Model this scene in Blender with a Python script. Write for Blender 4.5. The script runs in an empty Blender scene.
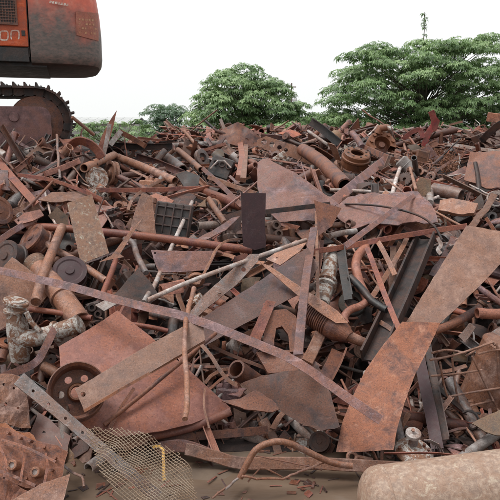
import bpy, bmesh, math, random
from mathutils import Vector, Matrix, noise
from mathutils.bvhtree import BVHTree
random.seed(11)
SC = bpy.context.scene
COL = SC.collection
R = math.radians

# ------------------------------------------------------------ camera
CAM = Vector((0, 0, 3.0)); FP = 600.0; PITCH = math.atan(110 / 600)
cd = bpy.data.cameras.new('camera'); cam = bpy.data.objects.new('camera', cd); COL.objects.link(cam)
cam.location = CAM; cam.rotation_euler = (R(90) - PITCH, 0, 0)
cd.sensor_width = 36; cd.lens = 36 * FP / 500; cd.clip_start = .05; cd.clip_end = 2000
SC.camera = cam
# ------------------------------------------------------------ overcast sky
W = bpy.data.worlds.new('World'); SC.world = W; W.use_nodes = True
wn = W.node_tree.nodes; wl = W.node_tree.links
SUN_EL, SUN_AZ = R(66), R(-100)
sky = wn.new('ShaderNodeTexSky'); sky.sky_type = 'NISHITA'; sky.sun_disc = False
sky.sun_elevation = SUN_EL; sky.sun_rotation = SUN_AZ; sky.dust_density = 6; sky.air_density = 1.2
hs = wn.new('ShaderNodeHueSaturation'); hs.inputs['Saturation'].default_value = .18
mx = wn.new('ShaderNodeMix'); mx.data_type = 'RGBA'; mx.inputs[0].default_value = .72
mx.inputs[7].default_value = (12.2, 12.4, 12.3, 1)
wl.new(sky.outputs[0], hs.inputs['Color']); wl.new(hs.outputs[0], mx.inputs[6])
wl.new(mx.outputs[2], wn['Background'].inputs[0]); wn['Background'].inputs[1].default_value = .06
sl = bpy.data.lights.new('sun', 'SUN'); sl.energy = 1.5; sl.angle = R(22); sl.color = (1, .97, .92)
so = bpy.data.objects.new('sun', sl); COL.objects.link(so)
sd = Vector((math.sin(SUN_AZ) * math.cos(SUN_EL), math.cos(SUN_AZ) * math.cos(SUN_EL), math.sin(SUN_EL)))
so.rotation_euler = sd.to_track_quat('Z', 'Y').to_euler()
vs = SC.view_settings; vs.view_transform = 'Standard'; vs.look = 'None'; vs.exposure = .84; vs.gamma = 1

# ------------------------------------------------------------ pixels to places
FW = Vector((0, math.cos(PITCH), -math.sin(PITCH))); UP = Vector((0, math.sin(PITCH), math.cos(PITCH))); RT = Vector((1, 0, 0))
def ray(px, py): return FW + RT * ((px - 250) / FP) - UP * ((py - 250) / FP)
def at(px, py, d):
    r = ray(px, py); return CAM + r * (d / r.y)
def lerp_tab(tab, x):
    if x <= tab[0][0]: return tab[0][1]
    for (a, b), (c, e) in zip(tab, tab[1:]):
        if x <= c: return b + (e - b) * (x - a) / (c - a)
    return tab[-1][1]
PROF = [(5.3, 0), (5.55, .12), (5.9, .34), (6.5, .68), (7.2, 1.10), (8.1, 1.52), (9, 1.84), (9.8, 2.06), (11, 2.3), (12.2, 2.5), (14, 2.80), (16, 3.04), (17.5, 3.10), (19, 2.95), (23, 1.5), (27, 0)]
PROFL = [(5.3, 0), (5.55, .12), (5.9, .34), (6.5, .68), (7.2, 1.12), (8.1, 1.58), (9, 2.05), (9.7, 2.46), (10.3, 2.78), (12, 2.8), (16, 2.85), (19, 2.8), (23, 1.4), (27, 0)]
def znom(x, y):
    w = min(1, max(0, (-2.1 - x) / .9)); w = w * w * (3 - 2 * w)
    z = lerp_tab(PROF, y) * (1 - w) + lerp_tab(PROFL, y) * w
    if z > .02:
        k = min(1, z / .6) * (1 - w * min(1, max(0, (y - 9.6) / .6)))
        z += k * .10 * noise.noise(Vector((x * .8, y * .8, 3.1)))
    if y > 15 and w < 1: z += .12 * noise.noise(Vector((x * .9, 7.7, 0))) * (1 - w)
    return z
_dc = {}
def D(px, py):
    key = (round(px), round(py))
    if key in _dc: return _dc[key]
    r = ray(*key); s = r.z / r.y; xs = r.x / r.y; d = 3.5; res = 17.5
    while d < 17.6:
        if CAM.z + s * d <= znom(xs * d, d):
            lo, hi = d - .16, d
            for _ in range(3):
                md = (lo + hi) / 2
                if CAM.z + s * md <= znom(xs * md, md): hi = md
                else: lo = md
            res = hi; break
        d += .16
    _dc[key] = res
    return res
def P(px, py, off=0): return at(px, py, D(px, py) - off)

# ------------------------------------------------------------ materials
MAT = {}
def nod(nt, t, **kw):
    n = nt.nodes.new(t)
    for k, v in kw.items(): setattr(n, k, v)
    return n
def ramp(nt, fac, stops, interp='LINEAR'):
    r = nod(nt, 'ShaderNodeValToRGB'); e = r.color_ramp.elements; r.color_ramp.interpolation = interp
    while len(e) < len(stops): e.new(.5)
    for el, (p, c) in zip(e, stops):
        el.position = p; el.color = (*c, 1) if len(c) == 3 else c
    nt.links.new(fac, r.inputs[0]); return r.outputs[0]
def mixc(nt, fac, a, b, mode='MIX'):
    m = nod(nt, 'ShaderNodeMix', data_type='RGBA', blend_type=mode)
    for s, v in ((0, fac), (6, a), (7, b)):
        if isinstance(v, (int, float)): m.inputs[s].default_value = v
        elif isinstance(v, tuple): m.inputs[s].default_value = (*v, 1)
        else: nt.links.new(v, m.inputs[s])
    return m.outputs[2]
def metal(name, base, dark, light, rust=(.30, .13, .065), rustamt=.35, rough=.54, scale=1.0, bump=.35, paint=None, paintamt=0, var=.45, spec=.5, met=0.0):
    m = bpy.data.materials.new(name); m.use_nodes = True; nt = m.node_tree; bs = nt.nodes['Principled BSDF']
    tc = nod(nt, 'ShaderNodeTexCoord'); oi = nod(nt, 'ShaderNodeObjectInfo')
    off = nod(nt, 'ShaderNodeVectorMath', operation='SCALE'); off.inputs[0].default_value = (37, 53, 71); nt.links.new(oi.outputs['Random'], off.inputs['Scale'])
    add = nod(nt, 'ShaderNodeVectorMath', operation='ADD'); nt.links.new(tc.outputs['Object'], add.inputs[0]); nt.links.new(off.outputs[0], add.inputs[1])
    v = add.outputs[0]
    def nz(s, det=6, ro=.6, dist=0):
        n = nod(nt, 'ShaderNodeTexNoise'); n.inputs['Scale'].default_value = s * scale; n.inputs['Detail'].default_value = det
        n.inputs['Roughness'].default_value = ro; n.inputs['Distortion'].default_value = dist; nt.links.new(v, n.inputs['Vector']); return n.outputs['Fac']
    big = nz(2.6, 12, .72, .6); mid = nz(7, 14, .78, .3); fine = nz(70, 5, .7); big2 = nz(4.1, 12, .74, 1.0); speck = nz(150, 3, .6)
    mp = nod(nt, 'ShaderNodeMapping'); mp.inputs['Scale'].default_value = (2.2, 26, 26); mp.inputs['Rotation'].default_value = (.5, .4, .7); nt.links.new(v, mp.inputs[0])
    sn = nod(nt, 'ShaderNodeTexNoise'); sn.inputs['Scale'].default_value = scale; sn.inputs['Detail'].default_value = 4; nt.links.new(mp.outputs[0], sn.inputs['Vector']); streak = sn.outputs['Fac']
    c = ramp(nt, mid, [(.38, dark), (.47, tuple(a * .55 + b * .45 for a, b in zip(dark, base))), (.54, base), (.68, light)])
    rm = ramp(nt, big, [(.5 - .22 * rustamt, (0, 0, 0)), (.60 - .22 * rustamt, (1, 1, 1))])
    rc = ramp(nt, fine, [(.3, tuple(x * .45 for x in rust)), (.55, rust), (.75, tuple(min(1, x * 1.55) for x in rust))])
    f1 = nod(nt, 'ShaderNodeMath', operation='MULTIPLY'); nt.links.new(rm, f1.inputs[0]); f1.inputs[1].default_value = min(1, .3 + rustamt)
    c = mixc(nt, f1.outputs[0], c, rc)
    if paint:
        pm = ramp(nt, big2, [(.62 - .3 * paintamt, (0, 0, 0)), (.65 - .3 * paintamt, (1, 1, 1))])
        pm2 = ramp(nt, fine, [(.40, (.1,) * 3), (.5, (1,) * 3)])
        pm3 = ramp(nt, mid, [(.42, (.1,) * 3), (.5, (1,) * 3)])
        pm = mixc(nt, 1.0, mixc(nt, 1.0, pm, pm2, 'MULTIPLY'), pm3, 'MULTIPLY')
        c = mixc(nt, pm, c, paint)
    # dry dust in blotches, scratches, pits and specks
    c = mixc(nt, ramp(nt, big2, [(.56, (0,) * 3), (.70, (.42,) * 3)]), c, tuple(min(1, x * 1.05 + .03) for x in light))
    c = mixc(nt, ramp(nt, streak, [(.66, (0,) * 3), (.74, (.4,) * 3)]), c, tuple(min(1, x * 1.25 + .04) for x in light))
    c = mixc(nt, ramp(nt, streak, [(.24, (.4,) * 3), (.33, (0,) * 3)]), c, tuple(x * .6 for x in dark))
    c = mixc(nt, ramp(nt, fine, [(.32, (.75,) * 3), (.44, (0,) * 3)]), c, tuple(x * .5 for x in dark))
    c = mixc(nt, ramp(nt, speck, [(.60, (0,) * 3), (.68, (.6,) * 3)]), c, tuple(min(1, x * 1.2 + .03) for x in light))
    bv = nod(nt, 'ShaderNodeBevel', samples=3); bv.inputs['Radius'].default_value = .007; g0 = nod(nt, 'ShaderNodeNewGeometry')
    dt = nod(nt, 'ShaderNodeVectorMath', operation='DOT_PRODUCT'); nt.links.new(bv.outputs[0], dt.inputs[0]); nt.links.new(g0.outputs['Normal'], dt.inputs[1])
    em = ramp(nt, dt.outputs['Value'], [(.80, (.8,) * 3), (.97, (0,) * 3)])
    c = mixc(nt, mixc(nt, 1.0, em, ramp(nt, mid, [(.4, (.15,) * 3), (.6, (1,) * 3)]), 'MULTIPLY'), c, tuple(min(1, x * 1.25 + .05) for x in light))
    # per-object value
    hsn = nod(nt, 'ShaderNodeHueSaturation'); nt.links.new(c, hsn.inputs['Color']); nt.links.new(oi.outputs['Color'], hsn.inputs['Value']); hsn.inputs['Saturation'].default_value = 1.12
    nt.links.new(hsn.outputs[0], bs.inputs['Base Color'])
    rr = nod(nt, 'ShaderNodeMapRange'); nt.links.new(mid, rr.inputs['Value']); rr.inputs['From Min'].default_value = .3; rr.inputs['From Max'].default_value = .7
    rr.inputs['To Min'].default_value = rough - .14; rr.inputs['To Max'].default_value = min(1, rough + .2); nt.links.new(rr.outputs[0], bs.inputs['Roughness'])
    bs.inputs['Specular IOR Level'].default_value = spec; bs.inputs['Metallic'].default_value = met
    b1 = nod(nt, 'ShaderNodeBump'); b1.inputs['Strength'].default_value = bump; b1.inputs['Distance'].default_value = .02; nt.links.new(mid, b1.inputs['Height'])
    b2 = nod(nt, 'ShaderNodeBump'); b2.inputs['Strength'].default_value = bump * 1.1; b2.inputs['Distance'].default_value = .004; nt.links.new(fine, b2.inputs['Height']); nt.links.new(b1.outputs[0], b2.inputs['Normal'])
    nt.links.new(b2.outputs[0], bs.inputs['Normal'])
    MAT[name] = m; return m
metal('mauve', (.128, .077, .080), (.042, .023, .025), (.27, .188, .19), rust=(.20, .085, .055), rustamt=.3)
metal('red', (.165, .062, .052), (.060, .021, .020), (.29, .14, .12), rust=(.22, .082, .048), rustamt=.35)
metal('tan', (.205, .120, .096), (.080, .041, .033), (.37, .26, .22), rust=(.24, .11, .066), rustamt=.35)
metal('brown', (.092, .046, .040), (.028, .013, .013), (.195, .112, .094), rust=(.175, .070, .040), rustamt=.4)
metal('dark', (.026, .017, .017), (.010, .007, .007), (.065, .044, .042), rust=(.095, .040, .026), rustamt=.25)
metal('maroon', (.034, .015, .018), (.024, .011, .013), (.045, .024, .027), rust=(.055, .024, .022), rustamt=.1, bump=.12, rough=.6)
metal('orange', (.185, .084, .060), (.055, .024, .020), (.34, .19, .135), rust=(.25, .098, .056), rustamt=.32, scale=1.5)
metal('rustcast', (.165, .074, .047), (.060, .026, .020), (.27, .15, .105), rust=(.22, .088, .046), rustamt=.4, scale=1.6)
metal('hopper', (.215, .100, .082), (.140, .062, .052), (.29, .155, .128), rust=(.26, .098, .056), rustamt=.25, scale=.7, bump=.22)
metal('slab', (.180, .108, .085), (.105, .060, .048), (.27, .18, .145), rust=(.19, .095, .062), rustamt=.22, bump=.35)
metal('grey', (.115, .100, .100), (.040, .033, .033), (.26, .235, .235), rust=(.17, .08, .05), rustamt=.3, rough=.42)
metal('black', (.014, .0135, .0145), (.006, .006, .007), (.045, .043, .045), rust=(.07, .034, .024), rustamt=.15, rough=.42)
metal('pale', (.32, .29, .28), (.15, .12, .11), (.48, .46, .45), rust=(.19, .095, .06), rustamt=.25)
metal('peel', (.22, .145, .112), (.07, .040, .033), (.36, .29, .25), rust=(.20, .09, .05), rustamt=.45, paint=(.47, .46, .44), paintamt=.46, scale=1.8, bump=.5)
metal('lichen', (.185, .118, .088), (.085, .050, .040), (.27, .195, .15), rust=(.20, .10, .062), rustamt=.3, paint=(.30, .30, .26), paintamt=.16, scale=3.0)
metal('tank', (.37, .275, .22), (.22, .155, .125), (.49, .395, .33), rust=(.29, .17, .115), rustamt=.2, scale=3.4, paint=(.44, .37, .29), paintamt=.15, bump=.35)
metal('salmon', (.25, .118, .092), (.11, .048, .040), (.38, .22, .18), rust=(.26, .105, .065), rustamt=.25)
metal('redpaint', (.18, .028, .027), (.08, .018, .018), (.26, .09, .085), rust=(.13, .055, .04), rustamt=.3)
metal('olive', (.090, .062, .042), (.035, .023, .018), (.16, .118, .082), rust=(.13, .066, .036), rustamt=.3)
metal('ochre', (.42, .26, .085), (.28, .16, .055), (.52, .36, .15), rust=(.3, .16, .065), rustamt=.2)
metal('rubber', (.014, .0135, .0135), (.007, .007, .007), (.035, .031, .029), rust=(.055, .038, .027), rustamt=.3, rough=.75)

# ------------------------------------------------------------ mesh helpers
class MB:
    def __init__(s): s.v = []; s.f = []; s.sm = []
    def add(s, v, f, smooth=False, mat=None):
        n = len(s.v); s.v += [(mat @ Vector(p)) if mat else Vector(p) for p in v]
        s.f += [[i + n for i in q] for q in f]
        s.sm += smooth if isinstance(smooth, list) else [smooth] * len(f); return s
    def mesh(s, name, mat, origin=None):
        o = Vector(origin) if origin is not None else Vector((0, 0, 0))
        me = bpy.data.meshes.new(name); me.from_pydata([tuple(p - o) for p in s.v], [], s.f)
        if len(s.sm) == len(me.polygons): me.polygons.foreach_set('use_smooth', s.sm)
        me.materials.append(MAT[mat] if isinstance(mat, str) else mat); me.update()
        if any(s.sm): me.set_sharp_from_angle(angle=R(32))
        return me
    def centre(s):
        lo = [min(p[i] for p in s.v) for i in range(3)]; hi = [max(p[i] for p in s.v) for i in range(3)]
        return Vector([(a + b) / 2 for a, b in zip(lo, hi)])
    def build(s, name, mat, parent=None, world=True):
        if parent is None:
            c = s.centre(); o = bpy.data.objects.new(name, s.mesh(name, mat, c)); o.location = c
        else:
            o = bpy.data.objects.new(name, s.mesh(name, mat, parent_origin(parent) if world else None)); o.parent = parent
        COL.objects.link(o); return o
def parent_origin(p):
    o = Vector((0, 0, 0))
    while p is not None: o += p.location; p = p.parent
    return o
def tag(o, label, cat, group=None):
    o['label'] = label; o['category'] = cat
    if group: o['group'] = group
    return o
def thing(name, label, cat, loc, group=None):
    o = bpy.data.objects.new(name, None); COL.objects.link(o); o.location = loc; o.empty_display_size = .1
    return tag(o, label, cat, group)
def struct(o): o['kind'] = 'structure'; return o

def s_flat(w, t, c=None):
    a, b = w / 2, t / 2; c = min(a, b) * .35 if c is None else c
    return [(-a + c, -b), (a - c, -b), (a, -b + c), (a, b - c), (a - c, b), (-a + c, b), (-a, b - c), (-a, -b + c)]
def s_round(r, n=12): return [(r * math.cos(2 * math.pi * i / n), r * math.sin(2 * math.pi * i / n)) for i in range(n)]
def s_angle(w, t, h=None):
    h = h or w; a = w / 2
    return [(-a, 0), (a, 0), (a, t), (-a + t, t), (-a + t, h), (-a, h)]
def s_chan(w, h, t):
    a = w / 2
    return [(-a, h / 2), (-a, -h / 2), (a, -h / 2), (a, h / 2), (a - t, h / 2), (a - t, -h / 2 + t), (-a + t, -h / 2 + t), (-a + t, h / 2)]
def s_ibeam(w, h, t):
    a, b = w / 2, h / 2
    return [(-a, -b), (a, -b), (a, -b + t), (t / 2, -b + t), (t / 2, b - t), (a, b - t), (a, b), (-a, b), (-a, b - t), (-t / 2, b - t), (-t / 2, -b + t), (-a, -b + t)]
def frames(pts, ref, roll=0):
    out = []; n = len(pts)
    for i, p in enumerate(pts):
        t = (pts[min(i + 1, n - 1)] - pts[max(i - 1, 0)]).normalized()
        nn = ref - t * ref.dot(t)
        if nn.length < 1e-4: nn = t.orthogonal()
        nn.normalize(); b = t.cross(nn)
        if roll:
            c, s_ = math.cos(roll), math.sin(roll); nn, b = nn * c + b * s_, b * c - nn * s_
        out.append((p, b, nn, t))
    return out
def sweep(mb, pts, sec, ref=None, roll=0, smooth=False, scales=None, hollow=0, cap=True):
    pts = [Vector(p) for p in pts]
    if ref is None: ref = (CAM - pts[len(pts) // 2]).normalized()
    fr = frames(pts, ref, roll); m = len(sec)
    def ring(k):
        v = []
        for i, (p, b, n, t) in enumerate(fr):
            s_ = scales[i] if scales else 1
            v += [p + b * (a * s_ * k) + n * (c * s_ * k) for a, c in sec]
        return v
    def tubef(flip):
        f = []
        for i in range(len(fr) - 1):
            for j in range(m):
                q = [i * m + j, i * m + (j + 1) % m, (i + 1) * m + (j + 1) % m, (i + 1) * m + j]
                f.append(q[::-1] if flip else q)
        return f
    L = (len(fr) - 1) * m
    if hollow:
        v1 = ring(1); v2 = ring(hollow); o = len(v1)
        f = tubef(False) + [[i + o for i in q] for q in tubef(True)]
        for j in range(m):
            k = (j + 1) % m
            f.append([j, o + j, o + k, k]); f.append([L + j, L + k, o + L + k, o + L + j])
        mb.add(v1 + v2, f, [smooth] * (len(f) - 2 * m) + [False] * 2 * m)
    else:
        f = tubef(False)
        sm = [smooth] * len(f)
        if cap: f += [list(range(m))[::-1], [L + j for j in range(m)]]; sm += [False, False]
        mb.add(ring(1), f, sm)
    return mb
def lathe(mb, prof, n=24, mat=None, smooth=True, a0=0, a1=2 * math.pi):
    full = abs(a1 - a0) > 6.28; k = n if full else n + 1; v = []
    for (r, z) in prof:
        v += [(r * math.cos(a0 + (a1 - a0) * i / n), r * math.sin(a0 + (a1 - a0) * i / n), z) for i in range(k)]
    f = []
    for j in range(len(prof) - 1):
        for i in range(n):
            i2 = (i + 1) % k
            f.append([j * k + i, j * k + i2, (j + 1) * k + i2, (j + 1) * k + i])
    mb.add(v, f, smooth, mat); return mb
def box(mb, lo, hi, mat=None, ch=0.0):
    if ch:
        bm = bmesh.new(); bmesh.ops.create_cube(bm, size=1)
        for v in bm.verts:
            for i in range(3): v.co[i] = lo[i] + (v.co[i] + .5) * (hi[i] - lo[i])
        bmesh.ops.bevel(bm, geom=bm.edges[:], offset=ch, segments=1, affect='EDGES')
        bm.verts.index_update(); mb.add([v.co.copy() for v in bm.verts], [[v.index for v in f.verts] for f in bm.faces], False, mat); bm.free(); return mb
    x0, y0, z0 = lo; x1, y1, z1 = hi
    v = [(x0, y0, z0), (x1, y0, z0), (x1, y1, z0), (x0, y1, z0), (x0, y0, z1), (x1, y0, z1), (x1, y1, z1), (x0, y1, z1)]
    mb.add(v, [[0, 3, 2, 1], [4, 5, 6, 7], [0, 1, 5, 4], [1, 2, 6, 5], [2, 3, 7, 6], [3, 0, 4, 7]], False, mat); return mb
def axis_mat(loc, axis, spin=0):
    return Matrix.Translation(loc) @ Vector(axis).normalized().to_track_quat('Z', 'Y').to_matrix().to_4x4() @ Matrix.Rotation(spin, 4, 'Z')
def sheet(mb, outline, holes, to3, th, nrm, warp=0, bend=None, seg=.12, seed=0, smooth=True, fq=1.0, curl=0):
    """fill a 2-D outline (metres) with holes, subdivide, warp and thicken; to3 maps (u,v,w) to space"""
    bm = bmesh.new(); edges = []
    for loop in [outline] + holes:
        vs_ = [bm.verts.new((u, v, 0)) for u, v in loop]
        for i in range(len(vs_)): edges.append(bm.edges.new((vs_[i], vs_[(i + 1) % len(vs_)])))
    bmesh.ops.triangle_fill(bm, use_beauty=True, use_dissolve=False, edges=edges, normal=(0, 0, 1))
    if warp or bend:
        for _ in range(3):
            lg = [e for e in bm.edges if e.calc_length() > seg]
            if not lg: break
            bmesh.ops.subdivide_edges(bm, edges=lg, cuts=1); bmesh.ops.triangulate(bm, faces=bm.faces[:])
    bm.normal_update()
    for f in bm.faces:
        if f.normal.z < 0: f.normal_flip()
    ca = seed * 7; cu, cv = math.cos(ca), math.sin(ca); um = max(abs(a * cu + b * cv) for a, b in outline)
    def wz(u, v):
        w = 0
        if warp: w += warp * (noise.noise(Vector((u * 3 * fq, v * 3 * fq, seed))) + .5 * noise.noise(Vector((u * 9 * fq, v * 9 * fq, seed + 5))))
        if bend: w += bend(u, v)
        if curl: w += curl * max(0, (u * cu + v * cv) / um - .35) ** 2
        return w
    bm.verts.index_update(); n = len(bm.verts)
    top = [to3(v.co.x, v.co.y, wz(v.co.x, v.co.y)) for v in bm.verts]
    bot = [to3(v.co.x, v.co.y, wz(v.co.x, v.co.y) - th) for v in bm.verts]
    f = [[v.index for v in q.verts] for q in bm.faces]; k = len(f)
    f += [[i + n for i in reversed(q)] for q in f]
    side = []
    for e in bm.edges:
        if len(e.link_faces) == 1:
            lp = e.link_loops[0]; a = lp.vert.index; b = lp.link_loop_next.vert.index
            side.append([b, a, a + n, b + n])
    bm.free(); mb.add(top + bot, f + side, [smooth] * len(f) + [False] * len(side)); return mb

# ------------------------------------------------------------ placing by what the photo shows
def spline2(pts, n):
    if len(pts) == 2: return [(pts[0][0] + (pts[1][0] - pts[0][0]) * i / n, pts[0][1] + (pts[1][1] - pts[0][1]) * i / n) for i in range(n + 1)]
    q = [pts[0]] + list(pts) + [pts[-1]]; out = []; per = max(2, n // (len(pts) - 1))
    for i in range(len(pts) - 1):
        a, b, c, d = [Vector((*p[:2], 0)) for p in q[i:i + 4]]
        for j in range(per):
            t = j / per
            v = .5 * ((2 * b) + (c - a) * t + (2 * a - 5 * b + 4 * c - d) * t * t + (3 * b - a - 3 * c + d) * t ** 3); out.append((v.x, v.y))
    out.append(tuple(pts[-1][:2])); return out
def path3(pts, off, n, d=None, on=()):
    s = spline2(pts, n); L = [0]
    for a, b in zip(s, s[1:]): L.append(L[-1] + math.hypot(b[0] - a[0], b[1] - a[1]))
    if d: d0, d1 = d if isinstance(d, tuple) else (d, d)
    else:
        d0, d1 = D(*s[0]) - off, D(*s[-1]) - off
        for _ in range(2):
            k = max(1 / ((1 - l / L[-1]) / d0 + l / L[-1] / d1) - DD(*p, on, off) for p, l in zip(s, L))
            d0 -= k; d1 -= k
    dd = [1 / ((1 - l / L[-1]) / d0 + l / L[-1] / d1) for l in L]
    return [at(*p, q) for p, q in zip(s, dd)], sum(dd) / len(dd)
LAND = []
BV = {}
def bvh(o):
    if o.name not in BV:
        vs_, fs_ = [], []
        for q in [o] + list(o.children_recursive):
            if q.type != 'MESH': continue
            lc = parent_origin(q); n = len(vs_); vs_ += [v.co + lc for v in q.data.vertices]; fs_ += [[i + n for i in p.vertices] for p in q.data.polygons]
        BV[o.name] = BVHTree.FromPolygons(vs_, fs_)
    return BV[o.name]
def DD(px, py, on, off):
    d = D(px, py) - off; r = ray(px, py).normalized()
    for o in on:
        h = bvh(o).ray_cast(CAM, r)
        if h[0] is not None: d = min(d, h[0].y - .025)
    return d
def bar(name, label, cat, pts, w, mat, off=.06, kind='flat', t=None, roll=0, n=10, d=None, wob=.004, parent=None, hollow=0, scales=None, land=None, on=()):
    p, dm = path3(pts, off, n, d, on); m = w / FP * dm
    sd_ = random.random() * 99
    for i, q in enumerate(p):
        if 0 < i < len(p) - 1 and wob: p[i] = q + noise.noise_vector(Vector((i * .6, sd_, 0))) * wob
    t = (t / FP * dm) if t else m * .22
    mb = MB()
    sec = {'flat': lambda: s_flat(m, t), 'box': lambda: s_flat(m, t if t > m * .3 else m * .8, m * .06), 'round': lambda: s_round(m / 2, 14), 'pipe': lambda: s_round(m / 2, 16),
           'angle': lambda: s_angle(m, max(.006, m * .12), m * .8), 'angle2': lambda: [(a, -b) for a, b in s_angle(m, max(.006, m * .12), m * .8)][::-1], 'chan': lambda: s_chan(m, m * .6, max(.006, m * .1)), 'ibeam': lambda: s_ibeam(m, m * 1.1, max(.007, m * .1))}[kind]()
    sweep(mb, p, sec, roll=R(roll), smooth=kind in ('round', 'pipe'), hollow=.8 if kind == 'pipe' else 0, scales=scales)
    o = mb.build(name, mat, parent)
    if parent is None: tag(o, label, cat)
    if land: k = len(pts) // 2; c = pts[k] if len(pts) > 2 else ((pts[0][0] + pts[1][0]) / 2, (pts[0][1] + pts[1][1]) / 2); LAND.append((land, c[0], c[1]))
    return o
def plate(name, label, cat, pts, mat, off=.06, tilt=36, yaw=0, th=.015, holes=(), jag=.35, warp=.012, bend=0, d=None, parent=None, land=None, seg=.12, step=5, on=(), fq=1.0, smooth=True, curl=None):
    cx = sum(p[0] for p in pts) / len(pts); cy = sum(p[1] for p in pts) / len(pts)
    v = -ray(cx, cy).normalized()
    nn = Matrix.Rotation(R(yaw), 3, 'Z') @ (Matrix.Rotation(-R(tilt), 3, 'X') @ v)
    out = []; sd_ = random.random() * 99
    for a, b in zip(pts, list(pts[1:]) + [pts[0]]):
        l = math.hypot(b[0] - a[0], b[1] - a[1]); k = max(1, int(l / step)) if jag else 1
        for i in range(k):
            t = i / k; x = a[0] + (b[0] - a[0]) * t; y = a[1] + (b[1] - a[1]) * t
            if i: x += noise.noise(Vector((x * .15, y * .15, sd_))) * jag * 1.6; y += noise.noise(Vector((x * .15, y * .15, sd_ + 9))) * jag * 1.6
            out.append((x, y))
    def hit(px, py, c):
        r = ray(px, py); return CAM + r * ((c - CAM).dot(nn) / r.dot(nn))
    c = at(cx, cy, d if d else D(cx, cy) - off)
    smp = pts + [(cx, cy)] + ([(cx + (x - cx) * f, cy + (y - cy) * f) for x, y in out[::2] for f in (.3, .55, .8, .97)] if on else [])
    if not d:
        for _ in range(3):
            k = max(hit(x, y, c).y - DD(x, y, on, off) for x, y in smp)
            c = at(cx, cy, c.y - max(-3, min(3, k)))
    u = Vector((1, 0, 0)); u = (u - nn * u.dot(nn)).normalized(); w = nn.cross(u)
    def loc(px, py):
        q = hit(px, py, c) - c; return (q.dot(u), q.dot(w))
    ol = [loc(x, y) for x, y in out]
    hl = []
    for (hx, hy, hr) in holes: hl.append([loc(hx + hr * math.cos(a * math.pi / 5), hy + hr * math.sin(a * math.pi / 5)) for a in range(10)])
    mb = MB()
    bf = None
    if bend:
        hu = max(abs(a) for a, b in ol) if bend > 0 else max(abs(b) for a, b in ol); bb = abs(bend)
        bf = (lambda a, b: bb * (1 - (a / hu) ** 2)) if bend > 0 else (lambda a, b: bb * (1 - (b / hu) ** 2))
    sheet(mb, ol, hl, lambda a, b, z: c + u * a + w * b + nn * z, th, nn, warp, bf, seg, sd_, smooth, fq, (random.choice((-1, 1)) * random.uniform(.03, .09) if warp > .005 else 0) if curl is None else curl)
    o = mb.build(name, mat, parent)
    if parent is None: tag(o, label, cat)
    if land: LAND.append((land, cx, cy))
    return o
def spot(px, py, off, d=None): return at(px, py, d) if d else P(px, py, off)
def cam_axis(a, b, c): return (RT * a + UP * b - FW * c).normalized()

# ============================================================ the setting
def noise_mat(name, stops, scale=2, rough=.9, bump=.5, dist=.05):
    m = bpy.data.materials.new(name); m.use_nodes = True; nt = m.node_tree; bs = nt.nodes['Principled BSDF']
    tc = nod(nt, 'ShaderNodeTexCoord'); n = nod(nt, 'ShaderNodeTexNoise'); n.inputs['Scale'].default_value = scale; n.inputs['Detail'].default_value = 10; n.inputs['Roughness'].default_value = .65
    nt.links.new(tc.outputs['Object'], n.inputs['Vector']); nt.links.new(ramp(nt, n.outputs['Fac'], stops), bs.inputs['Base Color'])
    bs.inputs['Roughness'].default_value = rough
    b = nod(nt, 'ShaderNodeBump'); b.inputs['Strength'].default_value = bump; b.inputs['Distance'].default_value = dist; nt.links.new(n.outputs['Fac'], b.inputs['Height']); nt.links.new(b.outputs[0], bs.inputs['Normal'])
    MAT[name] = m; return m
noise_mat('mud', [(.3, (.075, .052, .038)), (.6, (.14, .10, .072)), (.8, (.2, .15, .11))], 1.5)
noise_mat('heap', [(.3, (.010, .006, .006)), (.55, (.026, .014, .012)), (.75, (.055, .030, .024))], 6, bump=1, dist=.08)  # near black, shade of the gaps between pieces put into its colour
# muddy water
m = bpy.data.materials.new('muddy_water'); m.use_nodes = True; nt = m.node_tree; bs = nt.nodes['Principled BSDF']; MAT['water'] = m
tc = nod(nt, 'ShaderNodeTexCoord'); n1 = nod(nt, 'ShaderNodeTexNoise'); n1.inputs['Scale'].default_value = 1.6; n1.inputs['Detail'].default_value = 6
mp = nod(nt, 'ShaderNodeMapping'); mp.inputs['Scale'].default_value = (1, 2.6, 1); nt.links.new(tc.outputs['Object'], mp.inputs[0]); nt.links.new(mp.outputs[0], n1.inputs['Vector'])
nt.links.new(ramp(nt, n1.outputs['Fac'], [(.35, (.098, .066, .047)), (.65, (.155, .110, .080))]), bs.inputs['Base Color'])
bs.inputs['Roughness'].default_value = .16; bs.inputs['IOR'].default_value = 1.33
n2 = nod(nt, 'ShaderNodeTexNoise'); n2.inputs['Scale'].default_value = 7; n2.inputs['Detail'].default_value = 3; nt.links.new(mp.outputs[0], n2.inputs['Vector'])
bb = nod(nt, 'ShaderNodeBump'); bb.inputs['Strength'].default_value = .12; bb.inputs['Distance'].default_value = .02; nt.links.new(n2.outputs['Fac'], bb.inputs['Height']); nt.links.new(bb.outputs[0], bs.inputs['Normal'])

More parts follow.
